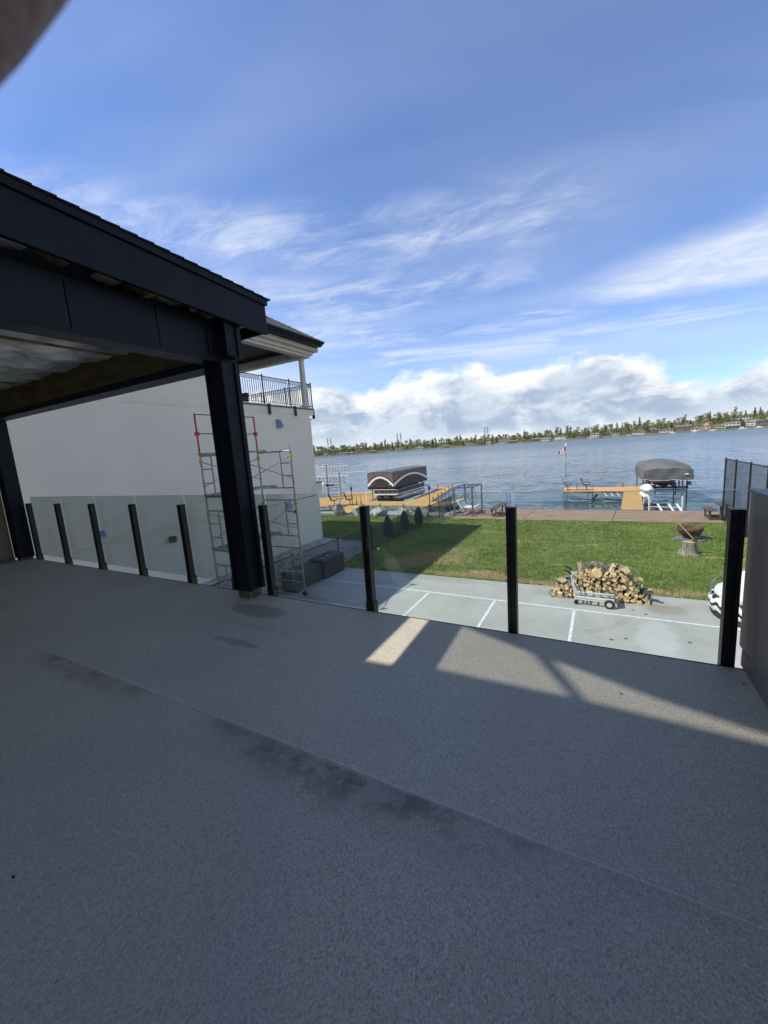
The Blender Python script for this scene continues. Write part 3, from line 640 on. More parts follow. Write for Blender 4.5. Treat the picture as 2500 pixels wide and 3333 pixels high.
# ================================================================== GLASS GUARD
gr = thing('glass_railing', 'glass guard rail with short black posts along the lake side of the deck', 'railing')
PX = [-9.30, -8.19, -7.06, -5.93, -4.80, -3.33, -1.98, -.60, .785]
pm = MB(); w = .0375
pm.box(-w, -.035, -.25, -.014, .035, 1.072).box(.014, -.035, -.25, w, .035, 1.072).box(-.0139, -.022, -.25, .0139, .035, 1.072)
pm.box(-.0139, -.0355, 1.06, .0139, -.022, 1.0725)
pb = MB().box(-.047, -.0365, -.24, -.0378, .0358, .085).box(.0378, -.0365, -.24, .047, .0358, .085).box(-.047, .036, -.24, .047, .046, .085).box(-.0376, -.0375, -.24, .0376, -.0355, .085)
pmd, pbd = pm.data('post', 'black'), pb.data('base_cover', 'black')
for x in PX:
    o = bpy.data.objects.new('post', pmd); C.objects.link(o); o.parent = gr; o.location = (x*1.011, 3.237, 0)
    if x < -1:
        q = bpy.data.objects.new('base_cover', pbd); C.objects.link(q); q.parent = o
for i, (a, b) in enumerate(zip([x*1.011 for x in PX], [x*1.011 for x in PX[1:]])):
    zb = .055 if i < 5 else -.05
    if i >= 5: zb = (-.03, -.085, -.095)[i-5]
    x0 = a+.014 if i else a-.04; x1 = b-.014 if i < 7 else b+.03
    MB().box(x0, 3.285, zb, x1, 3.297, 1.185).build('glass_panel', 'glass', gr)
    MB().box(x0, 3.285, 1.1855, x1, 3.297, 1.1885).build('glass_edge', 'glassedge', gr)

# specks of dirt on the deck
for i, (x, y, l) in enumerate(((-2.05, .41, 'small dark dirt speck on the deck at the lower left'), (.83, 3.0, 'small dark dirt speck beside the post by the parapet'), (.154, 2.61, 'tiny dark speck in the sunlit wedge on the deck'))):
    b = MB(); b.lathe([(.003, 0), (.007, .002), (.006, .004), (.002, .006)], 7, (x, y, 0), 1.3, .7); tag(b.build('dirt_speck', 'rubber'), l, 'debris', 'dirt specks on the deck')

# ================================================================== NEIGHBOUR HOUSE
nh = thing('neighbour_house', 'large pale grey stucco house with a balcony under a hipped roof', 'house')
NX = -12.8
MB().box(-21, 2.0, -3.0, NX, 16.25, -.5).build('lower_wall', 'stucco', nh)
MB().hexa([(-21,2,-.497),(NX+.05,2,-.62),(NX+.05,16.55,-.44),(-21,16.55,-.44)], [(-21,2,.15),(NX+.05,2,.15),(NX+.05,16.55,.15),(-21,16.55,.15)]).build('wall_band', 'stucco_line', nh)
MB().box(-21, 2.0, .152, NX, 16.12, 3.6).build('upper_wall', 'stucco', nh)
MB().box(-21, 16.3, .152, NX+.08, 16.68, .19).build('ledge_cap', 'iron', nh)
MB().box(-21, 2.0, 3.602, NX+.012, 16.5, 3.86).build('balcony_band', 'stucco_line', nh)
MB().box(-21, 11.16, 3.862, NX+.045, 16.54, 3.90).build('balcony_flashing', 'iron', nh)
MB().box(-21, 2.0, 3.862, NX+.0, 11.15, 3.90).build('balcony_flashing', 'stucco_line', nh)
MB().box(-21, 11.16, 3.902, NX+.03, 16.52, 3.96).build('balcony_floor', 'cream', nh)
MB().box(NX-.1, 16.505, 3.42, NX+.03, 16.56, 3.858).build('scupper_plate', 'iron', nh)
MB().box(NX-.12, 16.122, .2, NX+.0, 16.2, 3.35).box(NX-.14, 16.122, 3.35, NX+.02, 16.26, 3.38).box(NX-.16, 16.122, 3.38, NX+.03, 16.3, 3.42).build('corner_trim', 'white', nh)
MB().box(NX-.1, 16.252, -2.8, NX-.0, 16.3, -.5).build('corner_trim', 'white', nh)
MB().box(-20.5, 2.2, 3.902, NX-.03, 11.12, 6.3).build('storey_wall', 'stucco', nh)
# roof
EX, EY, EZ = -11.7, 16.45, 6.93
cx0, cx1, cy0, cy1 = -22.0, EX, 1.2, EY
rx = (cx1-cx0)/2; hz = rx*.62
A, B_, C_, D_ = (cx0,cy0,EZ), (cx1,cy0,EZ), (cx1,cy1,EZ), (cx0,cy1,EZ)
R1, R2 = (cx0+rx, cy0+rx, EZ+hz), (cx0+rx, cy1-rx, EZ+hz)
rf = MB().add([A,B_,C_,D_,R1,R2], [(0,1,4),(1,2,5,4),(2,3,5),(3,0,4,5)]).build('roof', 'shingle_grey', nh)
# stepped shingle courses on the two visible slopes
for k in range(26):
    f0 = k*.18/(rx); f1 = f0+.2/rx
    if f1 > .95: break
    z0, z1 = EZ+hz*f0+.022, EZ+hz*f1+.008
    x0_, x1_ = EX-rx*f0+.01, EX-rx*f1
    MB().add([(x0_,cy0+rx*f0,z0),(x0_,cy1-rx*f0+.01,z0),(x1_,cy1-rx*f1,z1),(x1_,cy0+rx*f1,z1),(x0_,cy0+rx*f0,z0-.02),(x0_,cy1-rx*f0+.01,z0-.02),
              (cx0+rx*f0,cy1-rx*f0+.01,z0),(cx0+rx*f1,cy1-rx*f1,z1),(cx0+rx*f0,cy1-rx*f0+.01,z0-.02)],
             [(0,1,2,3),(0,4,5,1),(1,6,7,2),(1,5,8,6)]).build('shingle_course', 'shingle_grey', nh)
for (z0, z1, o_) in ((6.86, 6.925, .0), (6.78, 6.857, -.06), (6.72, 6.777, -.11)):
    MB().prism([(cx0-o_,cy0-o_),(cx1+o_,cy0-o_),(cx1+o_,cy1+o_),(cx0-o_,cy1+o_)], z0, z1).build('gutter', 'charcoal', nh)
zi = [(6.55, 6.72, -.42), (6.4, 6.548, -.62), (6.28, 6.398, -.72)]
for z0, z1, o_ in zi:
    a = MB(); t_ = .35
    a.box(cx1+o_-t_, cy0+.9, z0, cx1+o_, cy1+o_+.42, z1).box(cx0+.5, cy1+o_+.42-t_, z0, cx1+o_-t_-.002, cy1+o_+.42, z1)
    a.build('entablature', 'cream', nh)
MB().box(cx0+.4, cy0+.4, 6.73, cx1-.5, cy1-.2, 6.75).build('soffit', 'cream', nh)
MB().lathe([(.2,0),(.2,.06),(.15,.1),(.145,.3),(.125,2.1),(.12,2.15),(.15,2.2),(.15,2.24),(.18,2.26),(.18,2.32)], 20, (NX+.05, 15.85, 3.96)).build('round_column', 'cream', nh, smooth=True)
MB().box(NX-.18, 15.62, 3.962, NX+.03, 16.08, 4.0).build('column_plinth', 'cream', nh)
# balcony rail
rl = MB(); ya, yb = 11.2, 16.45; xr = NX+.0
rl.box(xr-.02, ya, 5.10, xr+.02, yb, 5.13).box(xr-.012, ya, 4.955, xr+.012, yb, 4.972).box(xr-.012, ya, 4.02, xr+.012, yb, 4.04)
xb = -20.0
rl.box(xb, yb-.02, 5.10, xr-.021, yb+.02, 5.13).box(xb, yb-.012, 4.955, xr-.021, yb+.012, 4.972).box(xb, yb-.012, 4.02, xr-.021, yb+.012, 4.04)
rail = rl.build('balcony_railing', 'iron', nh)
bd = MB().box(-.009, -.009, 4.04, .009, .009, 4.955).data('baluster', 'iron')
pd_ = MB().box(-.022, -.022, 3.962, .022, .022, 5.2).data('rail_post', 'iron')
orn = MB()
for i in range(14):
    a0, a1 = 2*PI*i/14, 2*PI*(i+1)/14
    orn.tube((0, .055*math.cos(a0), 5.036+.055*math.sin(a0)), (0, .055*math.cos(a1), 5.036+.055*math.sin(a1)), .006, 4)
orn.tube((0,-.04,4.996),(0,.04,5.076),.006,4).tube((0,-.04,5.076),(0,.04,4.996),.006,4)
od = orn.data('frieze_ring', 'iron')
def inst(dt, nm, par, loc, rz=0):
    o = bpy.data.objects.new(nm, dt); C.objects.link(o); o.parent = par; o.location = loc; o.rotation_euler = (0,0,rz); return o
n = 0; y = yb-.02
while y > ya:
    if n % 14 == 13: inst(pd_, 'rail_post', rail, (xr, y, 0))
    else: inst(bd, 'baluster', rail, (xr, y, 0)); inst(od, 'frieze_ring', rail, (xr, y-.06, 0))
    y -= .122; n += 1
inst(pd_, 'rail_post', rail, (xr, yb, 0))
for i in range(34):
    x = xr-.12-i*.122
    if i % 14 == 13: inst(pd_, 'rail_post', rail, (x, yb, 0))
    else: inst(bd, 'baluster', rail, (x, yb, 0)); inst(od, 'frieze_ring', rail, (x, yb, 0), PI/2)
for y in (13.33, 15.05): MB().box(NX+.046, y-.07, 3.50, NX+.085, y+.07, 3.97).build('rail_bracket', 'iron', nh)
sf = thing('patio_sofa', 'dark outdoor sofa standing on the neighbour balcony behind the rail', 'sofa', (-13.7, 11.9, 3.965))
MB().box(-.35, -.9, .05, .35, .9, .32).build('seat', 'blackvinyl', sf, bevel=.04)
MB().box(-.42, -.9, .3, -.25, .9, .62).box(-.36, -.98, .3, .3, -.8, .5).box(-.36, .8, .3, .3, .98, .5).build('backrest', 'blackvinyl', sf, bevel=.04)
MB().lathe([(.03,0),(.13,.05),(.16,.18),(.1,.3),(.02,.34)], 12, (.1,-.95,.35)).build('cushion', 'blackvinyl', sf, smooth=True)
# vents and wall lamps
vm = MB()
vm.hexa([(0,-.15,-.17),(.19,-.15,-.19),(.19,.15,-.19),(0,.15,-.17)], [(0,-.15,.17),(.035,-.15,.17),(.035,.15,.17),(0,.15,.17)])
def vent(y, z, label, s=1):
    t_ = thing('wall_vent', label, 'vent', (NX+.002, y, z), group='vents on the neighbour wall')
    MB().hexa([(0,-.15*s,-.17*s),(.19*s,-.15*s,-.12*s),(.19*s,.15*s,-.12*s),(0,.15*s,-.17*s)], [(0,-.15*s,.17*s),(.03,-.15*s,.17*s),(.03,.15*s,.17*s),(0,.15*s,.17*s)]).build('hood', 'ventblue', t_)
    MB().box(0, -.15*s, -.2*s, .1*s, .15*s, -.172*s).build('damper', 'white', t_)
    MB().box(0, -.17*s, .172*s, .04, .17*s, .186*s).build('flashing', 'iron', t_)
vent(13.85, 3.1, 'bluish metal vent hood high on the neighbour wall below the balcony')
vent(13.92, -.72, 'bluish metal vent hood low on the neighbour wall behind the scaffold')
vent(5.88, -.25, 'small vent hood half hidden by the third rail post from the left', .72)
for y, z, l in ((7.99, -.9, 'black cube wall lamp on the neighbour wall seen through the glass'), (14.3, -1.02, 'small black wall lamp beside the low vent hood')):
    t_ = thing('wall_lamp', l, 'wall lamp', (NX, y, z)); s = 1 if y < 10 else .7
    MB().box(0.002, -.045, -.05, .03, .045, .05).build('back_plate', 'iron', t_)
    MB().box(.03, -.1*s, -.11*s, .2*s, .1*s, .09*s).build('lamp_body', 'iron', t_, bevel=.01)

# ================================================================== SCAFFOLD
sc = thing('scaffold', 'tall tubular scaffold tower with red guard posts against the pale house', 'scaffold', (0,0,0))
SX = (-9.42, -8.08); SY = (7.05, 9.12); ztop = 1.8
r = .026
for (lx, ly) in [(a, b) for a in SX for b in SY]:
    for z0, z1 in ((-2.62, -1.3), (-1.29, .31), (.32, ztop)):
        MB().tube((lx, ly, z0), (lx, ly, z1), r, 8).build('leg', 'alu', sc)
    MB().tube((lx, ly-.03, -2.71), (lx, ly+.03, -2.71), .09, 10).box(lx-.03, ly-.03, -2.72, lx+.03, ly+.03, -2.6).build('caster', 'rust', sc)
    for z in (1.6, -.05+.2, -1.35): MB().box(lx-.028, ly-.028, z-.07, lx+.028, ly+.028, z+.07).tube((lx-.07, ly, z+.03), (lx+.07, ly, z+.03), .012, 5).build('clip', 'yellow', sc)
    for z in (.95, -.6, -2.0): MB().tube((lx, ly-.06, z), (lx, ly+.06, z), .013, 5).build('clip', 'yellow', sc)
for ly, xa, xin in ((SY[0], SX[0], SX[0]+.42), (SY[1], SX[1], SX[1]-.42)):
    for zt, zb in ((ztop-.03, .66), (.28, -.85), (-1.24, -2.35)):
        MB().tube((SX[0], ly, zt), (SX[1], ly, zt), .022, 6).build('rung', 'alu', sc)
        MB().tube((SX[0], ly, zb), (SX[1], ly, zb), .022, 6).build('rung', 'alu', sc)
        MB().tube((xin, ly, zb), (xin, ly, zt), .019, 6).build('inner_post', 'alu', sc)
        for q in (.34, .68): MB().tube((xa, ly, zb+(zt-zb)*q), (xin, ly, zb+(zt-zb)*q), .018, 6).build('rung', 'alu', sc)
for lx in SX:
    for z0, z1 in ((1.62, .95), (.2, -.6), (-1.3, -2.0)):
        MB().tube((lx, SY[0], z0), (lx, SY[1], z1), .016, 5).build('brace', 'alu', sc)
        MB().tube((lx, SY[0], z1), (lx, SY[1], z0), .016, 5).build('brace', 'alu', sc)
for z, kk in ((1.8, 'plank'), (.69, 'plank'), (-.82, 'plank')):
    MB().box(SX[0]+.02, SY[0]-.08, z, SX[0]+.3, SY[1]+.08, z+.05).build('platform', kk, sc)
    if z < 1.5: MB().box(SX[0]+.32, SY[0]-.08, z, SX[0]+.6, SY[1]+.08, z+.05).build('platform', kk, sc)
for ly in SY:
    x = SX[0]
    MB().tube((x, ly, ztop), (x, ly, 2.9), .024, 8).box(x-.05, ly-.04, 2.32, x+.05, ly+.04, 2.42).build('guard_post', 'red', sc)
for z in (2.88, 2.37): MB().tube((SX[0], SY[0], z), (SX[0], SY[1], z), .014, 6).build('guard_rail', 'darkred', sc)
MB().tube((SX[1], SY[1], ztop), (SX[1], SY[1], 1.98), .014, 6).build('coupling_pin', 'alu', sc)

# ================================================================== CHAIN LINK FENCES
def chain(name, label, pts, zb, H, mesh_p, wr, post_r, posts, mid=False):
    t_ = thing(name, label, 'fence')
    for (a, b) in zip(pts, pts[1:]):
        a2, b2 = Vector((*a, 0)), Vector((*b, 0)); L = (b2-a2).length; dr = (b2-a2)/L
        MB().tube((*a, zb+H), (*b, zb+H), post_r*.8, 8).build('top_rail', 'iron', t_)
        w_ = MB(); n = int(L/mesh_p)
        hN = H-.06
        for i in range(-int(hN/mesh_p), n+1):
            for sg in (1, -1):
                s0, s1 = i*mesh_p, i*mesh_p+hN; z0, z1 = 0, hN
                c0, c1 = max(s0, 0), min(s1, L)
                if c1 <= c0: continue
                za, zc = c0-s0, c1-s0
                if sg < 0: za, zc = hN-za, hN-zc
                p = a2+dr*c0; q = a2+dr*c1
                w_.tube((p.x, p.y, zb+.04+za), (q.x, q.y, zb+.04+zc), wr, 3)
        o = w_.build('wire_mesh', 'iron', t_); tag(o, kind='stuff')
    for (x, y) in posts: MB().tube((x, y, zb-.1), (x, y, zb+H+.04), post_r, 8).lathe([(post_r*1.2,0),(post_r*1.1,.02),(.005,.035)], 8, (x,y,zb+H+.04)).build('fence_post', 'iron', t_)
    if mid:
        MB().tube((*pts[0], zb+H*.1), (*pts[-1], zb+H*.1), post_r*.5, 6).build('bottom_rail', 'iron', t_)
    return t_
fx = lambda y: -9.4+(y-6)*.0576
chain('chain_link_fence', 'low black chain link fence between the patio boxes and the neighbour wall', [(fx(5), 5), (fx(22.4), 22.4), (-8.62, 25.2)], G, 1.02, .075, .006, .024,
      [(fx(y), y) for y in (5, 7.45, 9.9, 12.4, 14.85, 17.3, 19.8, 22.35)]+[(-8.62, 25.2)])
chain('tall_chain_link_fence', 'tall black chain link fence at the right beside the lakeside walkway', [(5.22, 23.4), (5.22, 10.0)], G, 2.9, .09, .0045, .035,
      [(5.22, y) for y in (23.4, 21.82, 20.0, 18.2, 16.3, 14.4, 12.5, 10.6)], True)
t_ = tag(MB().tube((-8.2, 22.3, G), (-8.2, 22.3, -2.0), .03, 8).tube((-8.2,22.3,-2.02),(-8.2,22.9,-2.02),.02,6).build('gate_post', 'greymetal'), 'short grey metal post at the corner of lawn and walkway', 'post')

# ================================================================== STORAGE BOXES
for (x0, y0, x1, y1, zt, l) in ((-9.12, 9.2, -8.5, 10.58, -2.17, 'dark resin storage box nearest the scaffold with a plain lid'), (-9.08, 10.62, -8.4, 11.87, -2.1, 'dark resin storage box beside the lawn with white marks on its lid')):
    t_ = thing('storage_box', l, 'storage box', ((x0+x1)/2, (y0+y1)/2, G), group='storage boxes by the chain link fence')
    a, b = (x1-x0)/2, (y1-y0)/2; H = zt-G
    MB().box(-a+.02, -b+.02, .003, a-.02, b-.02, H-.06).build('box_body', 'rattan', t_, bevel=.008)
    for i in range(4):
        z0 = .02+i*(H-.1)/4; z1 = z0+(H-.1)/4-.012
        MB().box(a-.02, -b+.03, z0, a-.008, b-.03, z1).build('side_board', 'rattan', t_)
        MB().box(-a+.03, -b+.008, z0, a-.03, -b+.02, z1).build('side_board', 'rattan', t_)
    MB().hexa([(-a,-b,H-.058),(a,-b,H-.058),(a,b,H-.058),(-a,b,H-.058)], [(-a+.01,-b+.01,H+.01),(a-.01,-b+.01,H-.02),(a-.01,b-.01,H-.02),(-a+.01,b-.01,H+.01)]).build('lid', 'rattan', t_, bevel=.006)
    if y0 > 10: MB().box(-.05, -.02, H+.003, .12, .04, H+.006).box(-.02,-.35,H+.003,.1,-.32,H+.006).build('lid_sticker', 'white', t_)

# ================================================================== WRAPPED SHRUBS
for i, (x, y, h_, l) in enumerate(((-9.31, 17.2, 1.08, 'nearest dark wrapped conical shrub by the fence'), (-9.14, 18.8, 1.08, 'middle dark wrapped conical shrub of the three in a row'), (-9.02, 20.45, 1.04, 'farthest dark wrapped conical shrub in front of the pale rocks'))):
    t_ = thing('wrapped_shrub', l, 'shrub', (x, y, G), i*1.3, group='wrapped shrubs along the fence'); t_.scale = (.85, .85, 1.03)
    prof = [(.2,.02),(.25,.1),(.29,.3),(.295,.42),(.285,.5),(.27,.62),(.2,.82),(.14,.95),(.07,1.04),(.015,1.08)]
    b = MB(); b.lathe([(r_, z*h_/1.08) for r_, z in prof], 22)
    b.v = [(x_*(1+.16*noise.noise(Vector((x_*7,y_*7,z*8+i)))), y_*(1+.16*noise.noise(Vector((x_*7+5,y_*7,z*8+i)))), z+.02*noise.noise(Vector((x_*9,y_*9,z*4)))) for x_, y_, z in b.v]
    b.build('wrap', 'burlap', t_, smooth=True)
    MB().lathe([(.305,.40),(.31,.42),(.3,.44)], 20).build('tie', 'rubber', t_)
    MB().lathe([(.2,0),(.2,.03),(.19,.035)], 10).box(-.33,-.3,-.0,-.1,-.1,.02).box(.12,-.28,0,.35,-.12,.015).build('ground_pad', 'paver', t_)

# ================================================================== ROCKS
def rock(x, y, sx, sy, sz, seed, label):
    import bmesh
    bm = bmesh.new(); bmesh.ops.create_icosphere(bm, subdivisions=3, radius=1); r_ = random.Random(seed)
    pl = [(Vector((r_.uniform(-1,1), r_.uniform(-1,1), r_.uniform(-.3,1))).normalized(), r_.uniform(.55,.85)) for _ in range(9)]
    for v in bm.verts:
        c = v.co.copy()
        for nrm, dd in pl:
            q = c.dot(nrm)
            if q > dd: c -= nrm*(q-dd)
        c *= 1+.07*noise.noise(c*2.3+Vector((seed,0,0)))
        v.co = Vector((c.x*sx, c.y*sy, max(-.15, c.z+.45)*sz))
    me = bpy.data.meshes.new('rock'); bm.to_mesh(me); bm.free(); me.materials.append(K['rock'])
    o = bpy.data.objects.new('rock', me); C.objects.link(o); o.location = (x, y, G-.02); o.rotation_euler = (0,0,seed)
    return tag(o, label, 'rock', 'landscape rocks along the neighbour shore')
rock(-16.2, 22.75, .5, .35, .62, 1.1, 'tall leaning pale boulder beside the left lamp post')
rock(-14.75, 22.8, .42, .35, .5, 2.3, 'rounded pale boulder half hidden by a deck post')
rock(-13.0, 22.85, .75, .45, .5, 3.9, 'broad pale boulder in front of the orange dock')
rock(-11.25, 22.85, .5, .38, .5, 4.2, 'pale boulder just behind the middle wrapped shrub')
rock(-9.85, 22.9, .62, .4, .48, 5.7, 'pale boulder beside the farthest wrapped shrub')
for x, y, l in ((-18.2,22.6,'thin steel garden stake left of the tall leaning boulder'),(-15.6,22.55,'thin steel garden stake between the leaning boulder and the rounded one'),(-12.1,22.6,'thin steel garden stake right of the broad boulder'),(-10.5,22.5,'thin steel garden stake left of the boulder behind the farthest shrub')):
    tag(MB().tube((x,y,G),(x,y,G+.55),.008,5).build('garden_stake', 'stake'), l, 'stake', 'garden stakes among the boulders')
bs_ = tag(MB().lathe([(.02,0),(.06,.03),(.07,.08),(.05,.13),(.01,.15)], 10, (-8.5,14.65,G)).build('ball', 'white', smooth=True), 'small white ball lying on the shaded lawn behind a post', 'ball')

# ================================================================== LAMP POSTS
def lamppost(x, y, label):
    t_ = thing('lamp_post', label, 'lamp post', (x, y, G), group='black lamp posts at the orange dock')
    MB().lathe([(.14,0),(.14,.05),(.1,.09),(.085,.3),(.05,.42),(.032,.5),(.027,1.45),(.05,1.47),(.03,1.5)], 10).build('pole', 'iron', t_, smooth=True)
    MB().lathe([(.05,1.5),(.065,1.52),(.085,1.7),(.1,1.71),(.06,1.78),(.02,1.83),(.012,1.88),(.02,1.9),(.004,1.93)], 6).build('lantern', 'iron', t_)
lamppost(-16.6, 25.15, 'black lamp post with lantern left of the covered boat'); lamppost(-10.08, 24.9, 'black lamp post with lantern right of the covered boat')

# ================================================================== LEFT DOCK
DZ = -2.45
dk = thing('dock', 'wide orange dock platform around the covered pontoon boat', 'dock')
def panel(pts, z=DZ, t=.05, par=None, nm='deck_section', kk='dock'): return MB().prism(pts, z-t, z).build(nm, kk, par)
for q in ([(-16.4,25.35),(-13.3,25.2),(-13.3,27.2),(-16.4,27.3)], [(-13.28,25.2),(-10.15,25.0),(-9.9,27.0),(-13.28,27.2)],
          [(-12.9,27.22),(-10.9,27.05),(-11.5,31.0),(-13.1,31.2)], [(-13.1,31.23),(-11.5,31.03),(-12.3,36.2),(-13.75,36.4)],
          [(-19.3,24.3),(-16.42,25.2),(-16.42,27.3),(-19.3,27.4)], [(-19.3,27.43),(-16.42,27.33),(-17.4,33.5),(-19.3,33.5)], [(-22.5,24.0),(-19.33,24.27),(-19.33,33.5),(-22.5,33.5)]):
    panel(q, par=dk)
MB().hexa([(-17.2,23.75,-2.78),(-15.8,23.55,-2.78),(-15.75,25.22,DZ-.04),(-16.9,25.0,DZ-.04)], [(-17.2,23.75,-2.74),(-15.8,23.55,-2.74),(-15.75,25.22,DZ),(-16.9,25.0,DZ)]).build('ramp', 'dock', dk)
MB().hexa([(-10.14,25.0,DZ-.05),(-9.0,25.3,DZ-.05),(-8.75,27.6,DZ-.05),(-9.88,27.0,DZ-.05)], [(-10.14,25.0,DZ),(-9.0,25.3,DZ),(-8.75,27.6,DZ),(-9.88,27.0,DZ)]).build('deck_section', 'dock', dk)
def truss(a, b, par, z=DZ, n=None, kk='alu'):
    a, b = Vector((*a,0)), Vector((*b,0)); L = (b-a).length; n = n or max(1, int(L/.7)); t = MB()
    t.bar((a.x,a.y,z-.085), (b.x,b.y,z-.085), .04, .05).bar((a.x,a.y,z-.3), (b.x,b.y,z-.3), .03, .03)
    for i in range(n):
        p = a+(b-a)*i/n; q = a+(b-a)*(i+1)/n; m_ = (p+q)/2
        t.tube((p.x,p.y,z-.3),(m_.x,m_.y,z-.1),.012,4).tube((m_.x,m_.y,z-.1),(q.x,q.y,z-.3),.012,4)
    t.build('truss', kk, par)
truss((-16.35,25.36),(-10.2,25.02), dk); truss((-19.2,24.35),(-16.5,25.1), dk); truss((-22.4,24.05),(-19.3,24.3), dk); truss((-9.9,27.05),(-10.9,27.1), dk); truss((-10.92,27.2),(-12.28,36.2), dk); truss((-10.1,25.05),(-9.0,25.32), dk); truss((-9.0,25.35),(-8.75,27.6), dk)
for (x,y) in ((-16.3,25.3),(-14.2,25.2),(-12.2,25.1),(-10.2,24.97),(-9.0,25.28),(-10.85,27.5),(-11.15,29.4),(-11.5,31.2),(-11.85,33),(-12.1,34.7),(-12.25,36.2),(-13.8,36.4),(-16.5,33.4),(-17.4,33.5),(-18.4,33.5),(-18.3,24.5),(-20.9,24.1),(-19.3,33.5),(-8.72,27.6),(-15.9,25.3)):
    hgt = .34 if y > 27.3 else .12
    if (x,y) in ((-16.3,25.3),(-15.9,25.3)): hgt = .62
    MB().tube((x,y,-4.6),(x,y,DZ+hgt),.03,6).box(x-.045,y-.045,DZ+.002,x+.045,y+.045,DZ+min(hgt,.26)).build('dock_post', 'dockside' if hgt > .2 else 'alu', dk)

def arc(x0, x1, zb, zt, n=14, pw=1.6):     # arch points from x0 to x1
    return [(x0+(x1-x0)*i/n, zb+(zt-zb)*(1-abs(2*i/n-1)**pw)) for i in range(n+1)]
bt = thing('pontoon_boat', 'silver triple hull pontoon boat parked under the taupe canopy', 'boat', (0,0,0))
bx0, bx1, by0, by1 = -15.95, -13.75, 27.35, 33.4
for cx_ in (-15.6, -14.87, -14.1):
    b = MB(); n = 14
    prof = [(.02,0),(.16,.12),(.26,.4),(.32,.8),(.33,1.2),(.33,5.6),(.28,5.9),(.05,6.0)]
    P = []
    for r_, l_ in prof:
        for i in range(n): a = 2*PI*i/n; P.append((cx_+r_*math.cos(a), by0+l_, -2.28+r_*math.sin(a)+(.1 if l_ < .3 else 0)))
    b.add(P, [(j*n+i, j*n+(i+1)%n, (j+1)*n+(i+1)%n, (j+1)*n+i) for j in range(len(prof)-1) for i in range(n)]+[tuple(range(n))])
    b.build('pontoon', 'silver', bt, smooth=True)
MB().box(bx0, by0-.02, -1.98, bx1, by1, -1.9).build('deck_platform', 'white', bt, bevel=.02)
for a in ((bx0+.06, by0+.12, bx1-.06, by0+.16), (bx1-.1, by0+.18, bx1-.06, by1-.4), (bx0+.06, by0+.18, bx0+.1, by1-.4)):
    MB().box(a[0], a[1], -1.88, a[2], a[3], -1.58).build('fence_panel', 'darkvinyl', bt)
rb = MB()
for z in (-1.56,):
    rb.tube((bx0+.04, by0+.1, z), (bx1-.04, by0+.1, z), .02, 6).tube((bx1-.04, by0+.1, z), (bx1-.04, by1-.4, z), .02, 6).tube((bx0+.04, by0+.1, z), (bx0+.04, by1-.4, z), .02, 6)
for x in (bx0+.04, bx0+.55, bx0+1.05, bx0+1.3, bx1-.5, bx1-.04): rb.tube((x, by0+.09, -1.9), (x, by0+.09, -1.56), .018, 6)
for i in range(9): rb.tube((bx1-.035, by0+.1+i*.68, -1.9), (bx1-.035, by0+.1+i*.68, -1.56), .014, 6)
rb.build('railing', 'alu', bt)
MB().hexa([(bx0+.3,28.6,-1.9),(bx1-.3,28.6,-1.9),(bx1-.3,32.6,-1.9),(bx0+.3,32.6,-1.9)], [(bx0+.5,29.0,-1.45),(bx1-.5,29.0,-1.45),(bx1-.5,32.2,-1.4),(bx0+.5,32.2,-1.4)]).build('mooring_cover', 'blackvinyl', bt, bevel=.05)
MB().tube((bx0+1.1,by1,-2.2),(bx0+1.1,by1+.3,-2.3),.14,10).box(bx0+.95,by1+.02,-2.1,bx0+1.25,by1+.4,-1.6).build('outboard_motor', 'blackvinyl', bt, bevel=.05)

lc = thing('boat_lift', 'boat lift with long taupe and black canopy over the pontoon boat', 'boat lift', (0,0,0), group=None)
x0, x1, y0, y1, zb, zt = -16.5, -14.15, 27.5, 34.6, -1.38, -.14
cm = MB(); m_x = (x0+x1)/2
sec = [(x0,zb),(x1,zb),(x1,zt-.05),(x1-.12,zt),(m_x,zt+.09),(x0+.12,zt),(x0,zt-.05)]
cm.prism_ax([(x0,zb+.002),(x1,zb+.002),(x1,zt-.06),(x0,zt-.06)], y0, y1, 'y'); cm.build('canopy_skirt', 'canopy', lc, bevel=.03)
b = MB(); ny_ = 10
for j in range(ny_+1):
    f = j/ny_; e = min(f, 1-f); dz = -.0 if e > .08 else -.04
    for (x, z) in [(x0-.004,zt-.1),(x0+.05,zt-.015),(x0+.5,zt+.045),(m_x,zt+.075),(x1-.5,zt+.045),(x1-.05,zt-.015),(x1+.004,zt-.1)]: b.v.append((x, y0-.004+(y1-y0+.008)*f, z+dz*.6+.012*math.sin(j*2.1)))
for j in range(ny_):
    for i in range(6): b.f.append((j*7+i, j*7+i+1, (j+1)*7+i+1, (j+1)*7+i)); b.m.append(0)
b.f += [tuple(range(6,-1,-1)), tuple(ny_*7+i for i in range(7))]; b.m += [0,0]
b.build('canopy_top', 'canopy_top', lc, smooth=False)
def band(par, nm, up_, lo, a0, a1, ax, kk):   # closed strip between an upper and a lower outline
    b = MB(); n = len(up_)
    P = []
    for (p, q) in up_+lo:
        P.append((a0, p, q) if ax == 'x' else (p, a0, q))
    for (p, q) in up_+lo:
        P.append((a1, p, q) if ax == 'x' else (p, a1, q))
    N2 = 2*n
    for i in range(n-1):
        b_ = [(i, i+1, n+i+1, n+i), (N2+i, N2+i+1, N2+n+i+1, N2+n+i), (i, i+1, N2+i+1, N2+i), (n+i, n+i+1, N2+n+i+1, N2+n+i)]
        b.f += b_; b.m += [0]*4
    b.v = P; return b.build(nm, kk, par)
H = zt-zb
